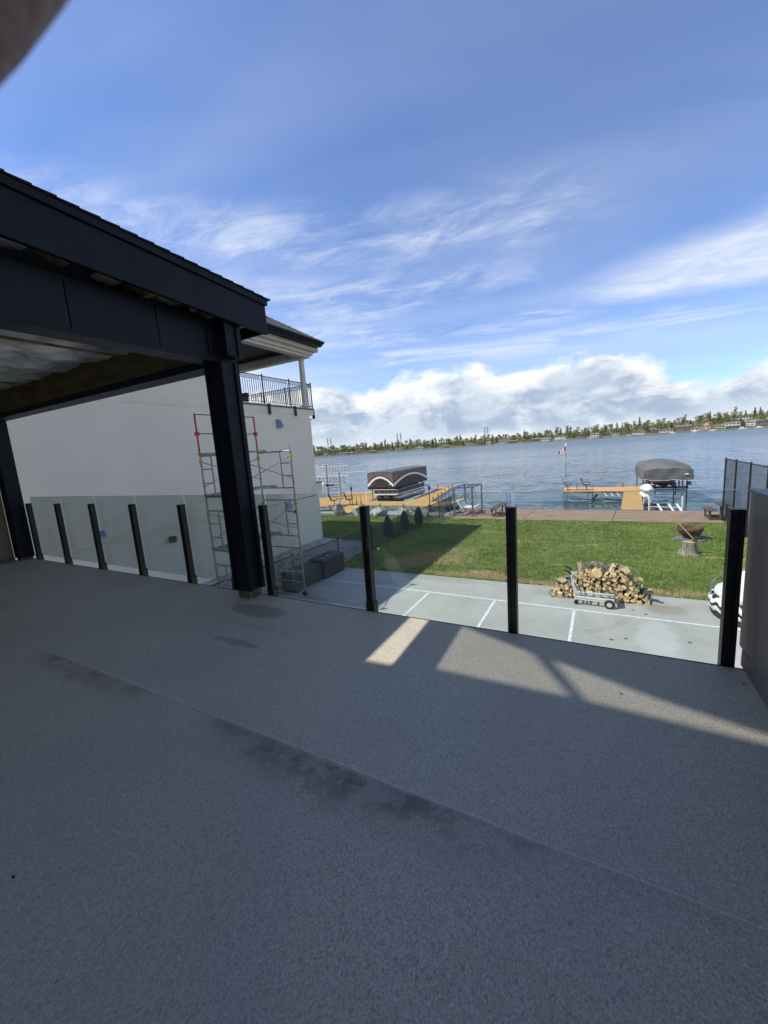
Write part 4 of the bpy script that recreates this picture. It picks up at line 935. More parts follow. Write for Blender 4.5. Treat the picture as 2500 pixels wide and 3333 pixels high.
def graph(p0, p1, a, s, ax):
    n = 20; xs_ = [p0+(p1-p0)*i/n for i in range(n+1)]
    sh = [1-abs(2*i/n-1)**1.9 for i in range(n+1)]
    bl_up = [(x, zb+H*(.30+.50*q)) for x, q in zip(xs_, sh)]; bl_lo = [(x, zb+H*(.21+.52*q)) for x, q in zip(xs_, sh)]
    band(lc, 'black_stripe', bl_up, bl_lo, a, a+s*.006, ax, 'blackvinyl')
    w_up = [(x, zb+H*(.208+.52*q)) for x, q in zip(xs_, sh)]; w_lo = [(x, zb+H*(.0+.60*q)) for x, q in zip(xs_, sh)]
    band(lc, 'white_stripe', w_up, w_lo, a, a+s*.006, ax, 'white')
    l_up = [(x, zb+H*(-.01+.60*q)) for x, q in zip(xs_[1:-1], sh[1:-1])]; l_lo = [(x, zb+H*(.07-.0*q)) if zb+H*(-.01+.6*q) > zb+H*.075 else (x, zb+H*(-.02+.6*q)) for x, q in zip(xs_[1:-1], sh[1:-1])]
    band(lc, 'dark_lens', l_up, l_lo, a, a+s*.0075, ax, 'darkvinyl' if ax == 'y' else 'blackvinyl')
graph(x0, x1, y0-.001, -1, 'y'); graph(y0, y1, x1+.001, 1, 'x')
MB().box(x0-.012, y0-.012, zb-.14, x1+.012, y1+.012, zb+.08).build('valance', 'blackvinyl', lc, bevel=.02)
for xx in (x0+.28, x1-.32): MB().box(xx-.06, y0-.013, zb+.2, xx+.06, y0-.009, zb+.25).build('emblem', 'white', lc)
for (x, y) in ((x0+.1,y0+.5),(x1-.05,y0+1.6),(x0+.1,y1-.8),(x1-.05,y1-1.2)):
    MB().tube((x,y,-4.6),(x,y,zb),.045,8).build('lift_post', 'alu', lc)
MB().box(x0+.1,y0+1.5,-2.72,x1,y0+1.6,-2.62).box(x0+.1,y1-1.3,-2.72,x1,y1-1.2,-2.62).box(-15.2,y0+.2,-2.62,-15.1,y1-1,-2.57).build('cradle', 'alu', lc)
MB().tube((x1,y1-1.2,-1.5),(x1+.5,y1-.6,-2.3),.02,6).lathe([(.3,-.02),(.33,0),(.3,.02)], 16, (x1+.12,y1-.9,-1.95)).build('winch_wheel', 'alu', lc)

# patio chairs with swivel base
def chair(loc, rz, label, group, first=None):
    if first: return dup(first, None, loc, rz, label)
    t_ = thing('patio_chair', label, 'chair', loc, rz, group)
    MB().hexa([(-.24,-.22,.40),(.24,-.22,.40),(.24,.24,.43),(-.24,.24,.43)], [(-.24,-.22,.42),(.24,-.22,.42),(.24,.24,.45),(-.24,.24,.45)]).build('seat', 'sling', t_)
    MB().hexa([(-.24,-.25,.42),(.24,-.25,.42),(.24,-.23,.42),(-.24,-.23,.42)], [(-.23,-.42,.98),(.23,-.42,.98),(.23,-.40,.98),(-.23,-.40,.98)]).build('backrest', 'sling', t_)
    f = MB()
    for s in (-1,1): f.tube((s*.26,-.43,1.0),(s*.26,-.24,.42),.014,5).tube((s*.26,-.24,.42),(s*.26,.25,.44),.014,5).path([(s*.26,-.28,.64),(s*.28,.2,.64),(s*.28,.26,.6),(s*.26,.25,.44)],.012,5)
    f.tube((-.26,-.43,1.0),(.26,-.43,1.0),.014,5); f.build('frame', 'iron', t_)
    MB().tube((0,0,.03),(0,0,.40),.03,8).bar((-.26,0,.02),(.26,0,.02),.05,.03).bar((0,-.26,.02),(0,.26,.02),.05,.03).build('swivel_base', 'iron', t_)
    return t_
ch = chair((-18.1, 24.9, DZ), rad(-62), 'brown sling chair at the far left, right beside the house corner', 'sling chairs on the orange docks')
chair((-16.95, 25.35, DZ), rad(-62), 'brown sling chair between the small table and the left lamp post', None, ch)
def table(loc, label, first=None):
    if first: return dup(first, None, loc, None, label)
    t_ = thing('side_table', label, 'table', loc, 0, 'small round tables on the docks')
    MB().lathe([(.3,.52),(.31,.53),(.31,.55),(.3,.56)], 18).build('table_top', 'greymetal', t_)
    MB().tube((0,0,.02),(0,0,.52),.022,8).lathe([(.2,0),(.2,.015),(.03,.03)], 14).build('pedestal', 'iron', t_)
    return t_
tb = table((-17.6, 25.0, DZ), 'small round table between the two chairs beside the house corner')

# ================================================================== FAR LEFT BOAT LIFT FRAME
fl = thing('boat_lift', 'uncovered aluminium canopy frame of a boat lift beyond the left chairs', 'boat lift', (0,0,0))
yl = 30.0
f = MB()
for y, dz in ((yl, 0), (yl+2.6, .12)):
    f.tube((-25,y,.42+dz),(-19.85,y,.42+dz),.025,6).tube((-25,y,-.52+dz),(-19.8,y,-.46+dz),.028,6)
f.tube((-19.85,yl,.42),(-19.85,yl+2.6,.54),.02,6).tube((-19.8,yl,-.46),(-19.8,yl+2.6,-.35),.02,6); f.build('frame_rail', 'silver', fl)
for i in range(14):
    x = -24.6+i*.36
    MB().path([(x,yl,-.5),(x,yl,.38),(x,yl+1.3,.75),(x,yl+2.6,.5),(x,yl+2.6,-.36)], .013, 5).build('hoop', 'silver', fl)
for x in (-22.4, -20.98): 
    MB().box(x-.05,yl-.05,-4.5,x+.05,yl+.05,.6 if x < -22 else -.1).build('lift_post', 'alu', fl)
g_ = MB()
for z, a, b2 in ((-.75,-24.5,-20.4),(-1.05,-24.5,-20.45),(-1.62,-22.5,-20.95),(-1.88,-22.5,-20.9)): g_.bar((a,yl,z),(b2,yl,z+.08),.05,.06)
for x in (-24.0,-23.3,-22.0,-21.6,-20.5): g_.bar((x,yl,-.5),(x,yl,-1.1),.04,.05)
for x in (-22.2,-21.4): g_.bar((x,yl,-1.6),(x,yl,-1.9),.05,.05)
g_.build('cross_rail', 'alu', fl)
MB().bar((-22.45,yl-.1,-1.36),(-21.7,yl-.1,-1.32),.3,.14).bar((-21.7,yl-.1,-1.33),(-21.1,yl-.1,-1.28),.1,.05).lathe([(.02,-.02),(.12,0),(.12,.1),(.02,.12)], 10, (-22.45,yl-.1,-1.35)).build('winch', 'blackvinyl', fl)
for i, (x, z) in enumerate(((-22.9,-1.1),(-22.6,-1.12))):
    t_ = thing('mooring_whip_float', ('left' if i == 0 else 'right')+' of two white floats standing beside the boat lift frame', 'float', (x, yl-.4, z-.35), 0, 'white floats by the boat lift')
    MB().lathe([(.03,0),(.12,.05),(.12,.35),(.08,.45),(.03,.5)], 12).build('float_body', 'white', t_, smooth=True)
    MB().tube((0,0,-2.9),(0,0,0),.03,6).build('stem', 'alu', t_)

# ================================================================== RIGHT DOCK
rd = thing('dock', 'narrow orange T shaped dock with a flagpole running out from the walkway', 'dock')
Z2 = -2.77
def lerp(a, b, f): return (a[0]+(b[0]-a[0])*f, a[1]+(b[1]-a[1])*f)
La, Lb, Ra, Rb = (1.25, 26.02), (2.05, 37.9), (2.35, 26.02), (3.15, 37.9)
for f0, f1 in ((0, .26), (.262, .75), (.752, 1)):
    panel([lerp(La,Lb,f0), lerp(Ra,Rb,f0), lerp(Ra,Rb,f1), lerp(La,Lb,f1)], Z2, .06, rd)
MB().prism([(1.24,25.99),(2.36,25.99),(2.36,26.018),(1.24,26.018)], Z2-.05, Z2+.03).build('end_plate', 'alu', rd)
for a, b2 in ((-2.42, -.3), (-.28, 1.84)): panel([(a, 34.95), (b2, 34.75 if b2 < 1 else 34.6), (b2 if b2 < 1 else 2.0, 37.6), (a, 37.6)], Z2, .06, rd)
MB().box(-2.42, 34.86, Z2-.16, 1.8, 34.9, Z2-.062).box(-2.42,37.5,Z2-.16,1.9,37.54,Z2-.062).build('edge_beam', 'dockside', rd)
MB().bar((*La,Z2-.11),(*Lb,Z2-.11),.04,.1).bar((*Ra,Z2-.11),(*Rb,Z2-.11),.04,.1).build('edge_beam', 'alu', rd)
for (x,y) in ((-2.35,34.9),(-2.35,37.6),(-.3,37.7),(1.95,37.95),(3.2,37.95),(-.6,34.9),(-2.05,34.92)):
    hgt = .26 if y > 35 else .0
    MB().tube((x,y,-5),(x,y,Z2+hgt+.05),.035,6).build('dock_post', 'alu', rd)
    if hgt: MB().box(x-.06,y-.06,Z2+.002,x+.06,y+.06,Z2+.3).build('post_sleeve', 'dockside', rd)
for i in range(3): MB().bar((.55+i*.42,34.7,Z2-.12),(.72+i*.42,34.4,Z2-.34),.05,.04).build('ladder_bracket', 'white', rd)
MB().bar((.05,34.8,-3.0),(-.3,34.5,-3.5),.16,.1).build('winch_arm', 'blackvinyl', rd)
chair((-.72, 35.75, Z2), rad(-80), 'brown sling chair on the right dock, nearer the walkway branch', None, ch)
chair((-2.1, 35.75, Z2), rad(-85), 'brown sling chair at the outer end of the right dock below the flagpole', None, ch)
table((-1.42, 35.75, Z2), 'small round table between the two chairs on the right dock', tb)
fp = thing('flagpole', 'thin grey flagpole with a red and white flag at the end of the right dock', 'flagpole', (-2.40, 38.0, 0))
MB().tube((0,0,-5),(0,0,-1.0),.03,8).tube((0,0,-1.0),(0,0,.86),.022,8).lathe([(.05,-1.02),(.05,-.96)], 8).build('pole', 'alu', fp)
MB().lathe([(.03,.86),(.1,.88),(.09,.93),(.03,.96),(.07,1.0),(.02,1.05)], 10).build('finial', 'white', fp)
# limp flag drooping towards the left; leaf emblem in the middle
fb = {'red': MB(), 'white': MB()}
nu, nv = 12, 6
def fpnt(u, v):
    return Vector((-.03-u*.56, .05*math.sin(u*7+v*1.5)*u, .76-v*.34*(1-.35*u)-u*.42+.03*math.sin(u*9)))
for i in range(nu):
    kk = 'red' if (i < 3 or i >= 9) else 'white'
    for j in range(nv):
        q = [fpnt((i+a)/nu, (j+b2)/nv) for a, b2 in ((0,0),(1,0),(1,1),(0,1))]
        fb[kk].add(q, [(0,1,2,3)])
for kk in fb: fb[kk].build('flag_'+('red_bars' if kk == 'red' else 'white_field'), kk, fp, smooth=True)
lf = MB(); cpt = []
for i in range(22):
    a = 2*PI*i/22; rr = (1 if i % 2 == 0 else .55)*(.16 if i not in (16,17) else .2)
    p = fpnt(.5+rr*math.cos(a)*.85, .5+rr*math.sin(a)*1.7); cpt.append((p.x, p.y-.006, p.z))
lf.add([(*fpnt(.5,.5),)]+cpt, [(0, 1+i, 1+(i+1)%22) for i in range(22)]); lf.v[0] = (lf.v[0][0], lf.v[0][1]-.006, lf.v[0][2]); lf.build('leaf_emblem', 'red', fp)

# right boat lift with grey canopy
rl_ = thing('boat_lift', 'boat lift with a sagging grey fabric canopy beside the right dock', 'boat lift', (0,0,0))
def canopy_grey():
    b = MB(); nyy = 12; sec = []
    X0, X1, Y0, Y1, T, Bz = 2.86, 5.72, 33.0, 39.2, -.72, -1.86
    nseg = 26
    for j in range(nyy+1):
        f = j/nyy; y = Y0+(Y1-Y0)*f; e = min(f, 1-f)*nyy
        tz = T-(.35 if e < .5 else .1 if e < 1.5 else 0)
        ring = [(X0-.0,Bz+.04),(X0-.04,Bz+.4),(X0-.03,tz-.3),(X0+.06,tz-.1),(X0+.35,tz-.02),(X0+1.0,tz+.08),((X0+X1)/2,tz+.1),(X1-1.0,tz+.06),(X1-.4,tz-.06),(X1-.08,tz-.2),(X1+.03,tz-.4),(X1+.04,Bz+.35),(X1+.02,Bz+.08)]
        for (x, z) in ring: b.v.append((x, y+ (.0), z+.015*math.sin(j*1.7+x)))
    n = 13
    for j in range(nyy):
        for i in range(n-1): b.f.append((j*n+i, j*n+i+1, (j+1)*n+i+1, (j+1)*n+i)); b.m.append(0)
    # near end panel with a wavy hem
    o = len(b.v); cols = 24
    for i in range(cols+1):
        f = i/cols; x = X0+(X1-X0)*f
        hem = Bz+.02+.06*max(0, math.sin(f*PI*3.6+.6))+(.05 if f < .1 else 0)
        topz = -1.0 -.13*abs(2*f-1)**3
        for k in range(5):
            g = k/4; b.v.append((x, Y0-.01-.02*math.sin(x*6+k), topz+(hem-topz)*g))
    for i in range(cols):
        for k in range(4): a = o+i*5+k; b.f.append((a, a+1, a+6, a+5)); b.m.append(0)
    return b
canopy_grey().build('canopy', 'tarp', rl_, smooth=True)
hm = []
for i in range(25):
    f = i/24; hm.append((2.86+2.86*f, 32.965, -1.84+.06*max(0, math.sin(f*PI*3.6+.6))+(.05 if f < .1 else 0)))
MB().path([(2.82,33.2,-1.5),(2.9,32.99,-1.72)]+hm, .014, 4).build('canopy_hem', 'white', rl_)
em = MB(); em.box(5.28,32.958,-1.46,5.42,32.962,-1.40).prism_ax([(5.2,-1.46),(5.5,-1.46),(5.46,-1.42),(5.4,-1.36),(5.3,-1.37),(5.26,-1.42)], 32.94, 32.955, 'y'); em.build('canopy_logo', 'white', rl_)
for (x, y) in ((2.95,33.5),(5.48,33.5),(2.95,38.6),(5.48,38.6),(5.2,33.3),(3.1,33.3),(5.02,33.4)):
    MB().box(x-.04,y-.04,-4.8 if y != 33.4 and x != 3.1 else -2.5,x+.04,y+.04,-1.3).build('lift_post', 'greymetal', rl_)
MB().box(2.85,33.3,-2.49,5.6,33.36,-2.44).build('front_rail', 'silver', rl_)
MB().box(3.3,33.4,-2.42,5.55,33.52,-2.3).box(3.3,33.4,-2.66,5.5,33.5,-2.52).box(3.3,38.0,-2.66,5.5,38.1,-2.5).build('cradle_beam', 'blackvinyl', rl_)
for x in (3.66, 4.85): MB().box(x-.03,33.4,-2.9,x+.03,33.46,-2.1).box(x-.08,33.5,-2.42,x+.08,38.3,-2.32).build('bunk', 'blackvinyl', rl_)
MB().box(5.5,33.2,-2.2,5.68,33.4,-1.95).build('winch_box', 'greymetal', rl_)
rbt = thing('motor_boat', 'dark red motor boat hanging under the grey canopy', 'boat', (4.25, 33.35, 0))
b = MB(); st = [(0,.02,-1.95,-2.28),(.35,.38,-1.88,-2.35),(.9,.7,-1.85,-2.42),(1.8,.9,-1.84,-2.45),(3.2,.98,-1.84,-2.44),(5.0,.95,-1.86,-2.4)]
for (y, hw, zt_, zk) in st:
    b.v += [(-hw, y, zt_), (-hw*.97, y, zt_-.16), (-hw*.72, y, (zt_+zk)/2-.06), (-hw*.3, y, zk+.06), (0, y, zk), (hw*.3, y, zk+.06), (hw*.72, y, (zt_+zk)/2-.06), (hw*.97, y, zt_-.16), (hw, y, zt_)]
for j in range(len(st)-1):
    for i in range(8): b.f.append((j*9+i, j*9+i+1, (j+1)*9+i+1, (j+1)*9+i)); b.m.append(0)
b.f.append(tuple(range(45, 54))); b.m.append(0); b.f.append(tuple(range(0,9))); b.m.append(0)
b.build('hull', 'redhull', rbt, smooth=True)
MB().hexa([(-.6,.9,-1.84),(.6,.9,-1.84),(.9,4.8,-1.85),(-.9,4.8,-1.85)], [(-.35,1.8,-1.6),(.35,1.8,-1.6),(.7,4.5,-1.65),(-.7,4.5,-1.65)]).build('boat_cover', 'blackvinyl', rbt, bevel=.05)
MB().lathe([(.02,-.1),(.07,-.04),(.07,.06),(.02,.12)], 8, (-.82,-.1,-2.05)).build('fender', 'white', rbt, smooth=True)

# two white watercraft on a small lift
for i, (z, sx, l) in enumerate(((-2.22, 1, 'upper white covered watercraft beside the right dock'), (-2.62, .82, 'lower white watercraft beneath the upper one beside the right dock'))):
    t_ = thing('watercraft', l, 'watercraft', (3.02-(.08 if i else 0), 30.4, z), 0, 'white watercraft at the right dock')
    b = MB(); st = [(-.1,.03,.1,-.02),(.2,.25,.16,-.14),(.6,.36,.2,-.2),(1.3,.4,.2,-.22),(2.3,.38,.16,-.2)]
    for (y, hw, zt_, zk) in st: b.v += [(-hw*sx, y, 0), (-hw*.6*sx, y, zk*.7), (0, y, zk), (hw*.6*sx, y, zk*.7), (hw*sx, y, 0), (hw*.55*sx, y, zt_*.75), (0, y, zt_), (-hw*.55*sx, y, zt_*.75)]
    for j in range(4):
        for q in range(8): b.f.append((j*8+q, j*8+(q+1)%8, (j+1)*8+(q+1)%8, (j+1)*8+q)); b.m.append(0)
    b.f += [tuple(range(8)), tuple(32+q for q in range(8))]; b.m += [0,0]; b.build('hull', 'whitefab', t_, smooth=True)
    if i == 0:
        MB().hexa([(-.2,.5,.16),(.2,.5,.16),(.2,1.9,.16),(-.2,1.9,.16)], [(-.1,.7,.34),(.1,.7,.34),(.12,1.8,.26),(-.12,1.8,.26)]).build('seat', 'whitefab', t_, bevel=.05)
        MB().tube((-.32,.75,.3),(.32,.75,.3),.02,6).lathe([(.02,0),(.06,.03),(.05,.18),(.02,.24)], 8, (-.36,.2,.05)).build('handlebar', 'whitefab', t_)
# roller rails at the water edge
rr_ = thing('launch_ramp', 'low white pipe launch ramp frame at the walkway edge right of the dock', 'launch ramp', (0,0,0))
MB().tube((2.8,27.8,-3.6),(2.78,27.8,-2.2),.05,8).tube((4.38,27.8,-3.6),(4.38,27.8,-2.22),.05,8).build('upright', 'white', rr_)
MB().tube((2.8,27.8,-2.84),(4.35,27.8,-2.9),.035,6).tube((2.7,26.9,-3.0),(4.3,26.9,-3.04),.04,6).tube((2.8,30.2,-2.45),(2.9,27.9,-2.6),.03,6).tube((2.6,29,-3.6),(2.62,29,-2.5),.04,6).build('cross_pipe', 'cream', rr_)
for x in (3.3, 3.84, 4.22): MB().bar((x-.08,28.0,-2.72),(x+.03,26.85,-3.0),.09,.07).build('roller_arm', 'white', rr_)

# ================================================================== GARDEN SWING
sw_ = thing('garden_swing', 'grey square tube swing frame with a white cushioned seat', 'swing', (0,0,0))
P4 = [(-7.72,23.1),(-6.62,23.22),(-6.5,24.95),(-7.55,24.8)]
for x, y in P4: MB().box(x-.045,y-.045,G+.02,x+.045,y+.045,-1.02).build('frame_post', 'greymetal', sw_)
tp = MB(); bt_ = MB()
for i in range(4):
    a, b2 = P4[i], P4[(i+1)%4]; tp.bar((*a,-1.0),(*b2,-1.0),.07,.07)
    if i != 3: bt_.bar((*a,G+.12),(*b2,G+.12),.05,.05)
tp.build('top_frame', 'greymetal', sw_); bt_.build('floor_frame', 'greymetal', sw_)
MB().bar((-7.15,23.1,-1.02),(-7.0,24.9,-1.02),.05,.05).build('cross_beam', 'greymetal', sw_)
MB().hexa([(-7.45,23.75,-2.42),(-6.85,23.95,-2.46),(-6.85,24.6,-2.44),(-7.45,24.5,-2.40)], [(-7.45,23.75,-2.28),(-6.8,23.95,-2.34),(-6.8,24.6,-2.34),(-7.45,24.5,-2.28)]).build('seat_cushion', 'whitefab', sw_, bevel=.05)
MB().hexa([(-7.5,23.7,-2.45),(-7.34,23.7,-2.45),(-7.3,24.55,-2.45),(-7.46,24.55,-2.45)], [(-7.82,23.66,-1.88),(-7.64,23.66,-1.84),(-7.56,24.6,-1.84),(-7.74,24.6,-1.88)]).build('back_cushion', 'whitefab', sw_, bevel=.05)
MB().hexa([(-6.86,23.95,-2.42),(-6.7,23.95,-2.42),(-6.7,24.6,-2.42),(-6.86,24.6,-2.42)], [(-6.6,24.0,-2.2),(-6.5,24.0,-2.24),(-6.5,24.6,-2.24),(-6.6,24.6,-2.2)]).build('foot_cushion', 'whitefab', sw_, bevel=.03)
for a, b2 in (((-7.1,23.3,-1.02),(-7.6,23.75,-2.3)), ((-7.1,23.3,-1.02),(-6.8,23.95,-2.4)), ((-7.0,24.7,-1.02),(-7.6,24.6,-2.3)), ((-7.0,24.7,-1.02),(-6.55,24.55,-2.35))): MB().tube(a, b2, .012, 5).build('hanger_rod', 'greymetal', sw_)

# small firewood trolley of dark gear by the swing
gt = tag(MB().box(-8.25,24.0,G+.25,-7.85,24.6,G+.5).lathe([(.02,0),(.16,.1),(.14,.3),(.02,.35)],10,(-8.35,23.7,G+.2)).tube((-8.3,23.8,G),(-8.3,23.8,G+.3),.03,6).tube((-7.9,24.5,G),(-7.9,24.5,G+.3),.03,6).build('folded_chair', 'blackvinyl'), 'dark folded gear standing between the fence and the swing', 'garden chair')

# ================================================================== PICNIC BENCHES
def bench(x, y, label, first=None):
    if first: return dup(first, None, (x, y, G+.02), None, label)
    t_ = thing('picnic_bench', label, 'bench', (x, y, G+.02), 0, 'brown picnic benches on the walkway')
    for i in range(3): MB().box(-.38+i*.125, -.62, .43, -.38+i*.125+.118, .62, .465).build('seat_board', 'brownwood', t_)
    for i in range(3): MB().box(.06+i*.135, -.68, .69, .06+i*.135+.128, .68, .725).build('table_board', 'brownwood', t_)
    for yy in (-.45, .5):
        MB().box(-.3,yy-.035,0,-.23,yy+.035,.428).build('leg', 'brownwood', t_); MB().box(.3,yy-.035,0,.37,yy+.035,.688).build('leg', 'brownwood', t_)
        MB().box(-.228,yy-.03,.02,.298,yy+.03,.09).box(-.36,yy-.03,.36,-.31,yy+.03,.428).build('stretcher', 'brownwood', t_)
    for xx in (-.3, .3): MB().box(xx,-.41,.02,xx+.06,.46,.08).build('stretcher', 'brownwood', t_)
    return t_
b1 = bench(5.05, 23.95, 'brown picnic bench by the tall fence at the right end of the walkway')
bench(-5.2, 23.75, 'brown picnic bench at the water side between the swing and a deck post', b1)
for i, (x, l) in enumerate(((-5.18, 'left of two thin steel rods standing behind the picnic bench near the swing'), (-4.93, 'right of two thin steel rods standing behind the picnic bench near the swing'))):
    tag(MB().tube((x,26.2,-3.8),(x,26.2,-1.72),.014,6).build('steel_rod', 'stake'), l, 'rod', 'steel rods at the shore')

# ================================================================== FIRE BOWL, STUMP, MAUL
tag(MB().prism([(2.72,19.1),(3.62,18.78),(4.02,19.3),(3.86,19.82),(2.95,19.68)], G-.02, G+.045).build('stone_slab', 'slate'), 'grey stone slab on the lawn under the rusty fire bowl', 'stone slab')
fbw = thing('fire_bowl', 'rusty round steel fire bowl on the lawn', 'fire bowl', (3.34, 19.3, G+.047))
prof = [(.03,.0),(.12,.01),(.24,.07),(.34,.18),(.41,.32),(.435,.46),(.42,.46),(.395,.32),(.325,.2),(.22,.1),(.1,.04),(.02,.035)]
MB().lathe(prof, 36).build('bowl', 'bowl', fbw, smooth=True)
MB().lathe([(.37,.30),(.2,.33),(.02,.35)], 20).build('ash', 'bowl', fbw, smooth=True)
stp = thing('tree_stump', 'pale weathered tree stump used as a chopping block', 'stump', (2.92, 16.95, G))
b = MB(); n = 28; rings = [(.34,.0),(.27,.05),(.235,.15),(.215,.3),(.2,.43)]
for r_, z in rings:
    for i in range(n):
        a = 2*PI*i/n; q = 1+.09*math.sin(a*5+z*2)*(1-z)+.05*math.sin(a*11)+.04*random.uniform(-1,1); b.v.append((r_*q*math.cos(a), r_*q*math.sin(a), z))
for j in range(4):
    for i in range(n): b.f.append((j*n+i, j*n+(i+1)%n, (j+1)*n+(i+1)%n, (j+1)*n+i)); b.m.append(0)
b.tube((.25,0,.02),(.75,.05,-.02),.05,7,.01); b.build('trunk', 'stumpbark', stp, smooth=True)
MB().lathe([(.19,.43),(.195,.437),(.02,.44)], 24).build('cut_face', 'endgrain', stp)
ax = thing('splitting_maul', 'long handled splitting maul leaning on the stump', 'maul', (0,0,0))
MB().tube((3.1,16.98,-2.33),(2.42,17.3,-1.5),.017,8).build('handle', 'plankdry' if 'plankdry' in K else 'endgrain', ax)
MB().hexa([(3.02,16.9,-2.37),(3.16,16.94,-2.37),(3.16,17.0,-2.37),(3.02,16.98,-2.37)], [(3.06,16.92,-2.16),(3.14,16.94,-2.13),(3.14,16.99,-2.13),(3.06,16.97,-2.16)]).build('head', 'bowl', ax)
tag(MB().tube((3.3,16.5,G+.015),(5.1,16.45,G+.02),.02,6).build('branch', 'endgrain'), 'thin pale stick lying on the lawn right of the stump', 'stick')

# ================================================================== FIREWOOD PILE
Hx = lambda x: np.interp(x, [-1.18,-1.0,-.75,-.6,-.5,-.35,-.1,.0,.15,.3,.45,.6,.75,.9,1.0,1.15,1.3], [.02,.26,.36,.40,.52,.76,.8,.86,.84,.8,.86,.84,.66,.5,.30,.24,.03])
variants = []
rw = random.Random(11)
for k in range(14):
    b = MB(); L = .37
    typ = k % 4; R0 = .088
    if typ == 0: base = [(R0*math.cos(a), R0*math.sin(a)) for a in (0.0,.5,1.05,1.57,2.1)]; base = [(-.03,-.035)]+[(x-.03,y-.035) for x, y in base]; barks = range(1, 5)
    elif typ == 1: base = [(-.075,-.03),(.02,-.06),(.085,-.02),(.06,.04),(-.02,.055)]; barks = (3,)
    elif typ == 2: base = [(-.06,-.055),(.07,-.045),(.055,.05),(-.05,.06)]; barks = ()
    else: base = [(-.08,-.04),(.08,-.04)]+[(R0*math.cos(a), -.04+R0*math.sin(a)) for a in (.6,1.2,1.9,2.5)]; barks = range(1, 6)
    base = [(x*rw.uniform(.85,1.2), y*rw.uniform(.85,1.2)) for x, y in base]
    n = len(base); tw = rw.uniform(-.15,.15)
    for yy, s, a in ((-L/2, 1, 0), (0, rw.uniform(.93,1.05), tw/2), (L/2, rw.uniform(.85,1.05), tw)):
        for x, z in base: b.v.append((s*(x*math.cos(a)-z*math.sin(a))+rw.uniform(-.005,.005), yy+rw.uniform(-.012,.012), s*(x*math.sin(a)+z*math.cos(a))+rw.uniform(-.005,.005)))
    for j in range(2):
        for i in range(n): b.f.append((j*n+i, (j+1)*n+i, (j+1)*n+(i+1)%n, j*n+(i+1)%n)); b.m.append(2 if i in barks else 1)
    b.f += [tuple(range(n)), tuple(range(3*n-1, 2*n-1, -1))]; b.m += [0, 0]
    variants.append(b.data('firewood_log', ['split', 'splitside', 'bark']))
def log(x, y, z, rx_, ry_, rz_, s=1, lab=None):
    o = bpy.data.objects.new('firewood_log', rw.choice(variants)); C.objects.link(o)
    o.location = (x, y, z); o.rotation_euler = (rx_, ry_, rz_); o.scale = (s, 1, s)
    return tag(o, lab or 'split firewood log with a pale yellow face in the heap behind the hand cart', 'log', 'firewood logs in the heap')
ORD = ['first', 'second', 'third', 'fourth', 'fifth', 'sixth', 'seventh', 'eighth', 'ninth', 'tenth', 'eleventh', 'twelfth', 'thirteenth', 'fourteenth', 'fifteenth', 'sixteenth', 'seventeenth', 'eighteenth', 'nineteenth', 'twentieth', 'twenty first', 'twenty second', 'twenty third', 'twenty fourth', 'twenty fifth', 'twenty sixth', 'twenty seventh']
cnt = 0
for row, yy0 in ((0, 11.62), (1, 12.02)):
    z = .05; lev = 0; nth = 0
    while z < .92:
        x = -1.16+(lev % 2)*.05
        while x < 1.3:
            h_ = Hx(x)*(1 if row == 0 else .96)
            if z < h_-.02 and (row == 0 or z > h_-.3) and cnt < 292:
                lean = .14*z
                log(x+rw.uniform(-.015,.015), yy0+.07*(x)+rw.uniform(-.05,.05)+lean*.5, G+z+rw.uniform(-.012,.012), rw.uniform(-.16,.16), rw.uniform(0,6.28), rw.uniform(-.3,.3), rw.uniform(.62,.9), 'split log, '+ORD[nth]+' from the left in the '+ORD[lev]+' layer up'+(' of the front stack' if row == 0 else ' at the back')); cnt += 1; nth += 1
            x += .1
        z += .077; lev += 1; nth = 0
for (x, z, rr, rz_, s, l) in ((-.33,.78,1.1,.9,1.05,'pale upright chunk of split wood on top of the heap at its left'), (.02,.86,1.3,.2,1.3,'tall grey barked log standing at the peak of the heap'), (.48,.90,.5,-.7,.9,'pale splinter shaped log leaning on the top right of the heap'),
                       (.66,.82,.2,.4,1.2,'large grey barked round on the right shoulder of the heap'), (-.62,.5,.4,.9,1.1,'grey barked log on the left shoulder behind the cart handle'), (.92,.55,.5,.7,1.1,'grey barked log sliding off the right shoulder of the heap'),
                       (1.22,.28,.6,.3,1.0,'pale upright piece at the low right end of the heap'), (-.85,.38,.2,.5,1.0,'grey barked log on the low left mound')):
    log(x, 11.72, G+z, rr, rw.uniform(0,6), rz_, s, l)
tag(MB().lathe([(.11,-.18),(.12,-.1),(.11,.18)], 14).build('firewood_log', 'endgrain'), 'round log with a cut end near the peak of the heap', 'log', 'firewood logs in the heap').location = (.03, 11.6, G+.72)
C.objects[-1].rotation_euler = (rad(80), 0, .1)
for o_ in (C.objects[-1],): o_.data.materials.clear(); o_.data.materials.append(K['split'])

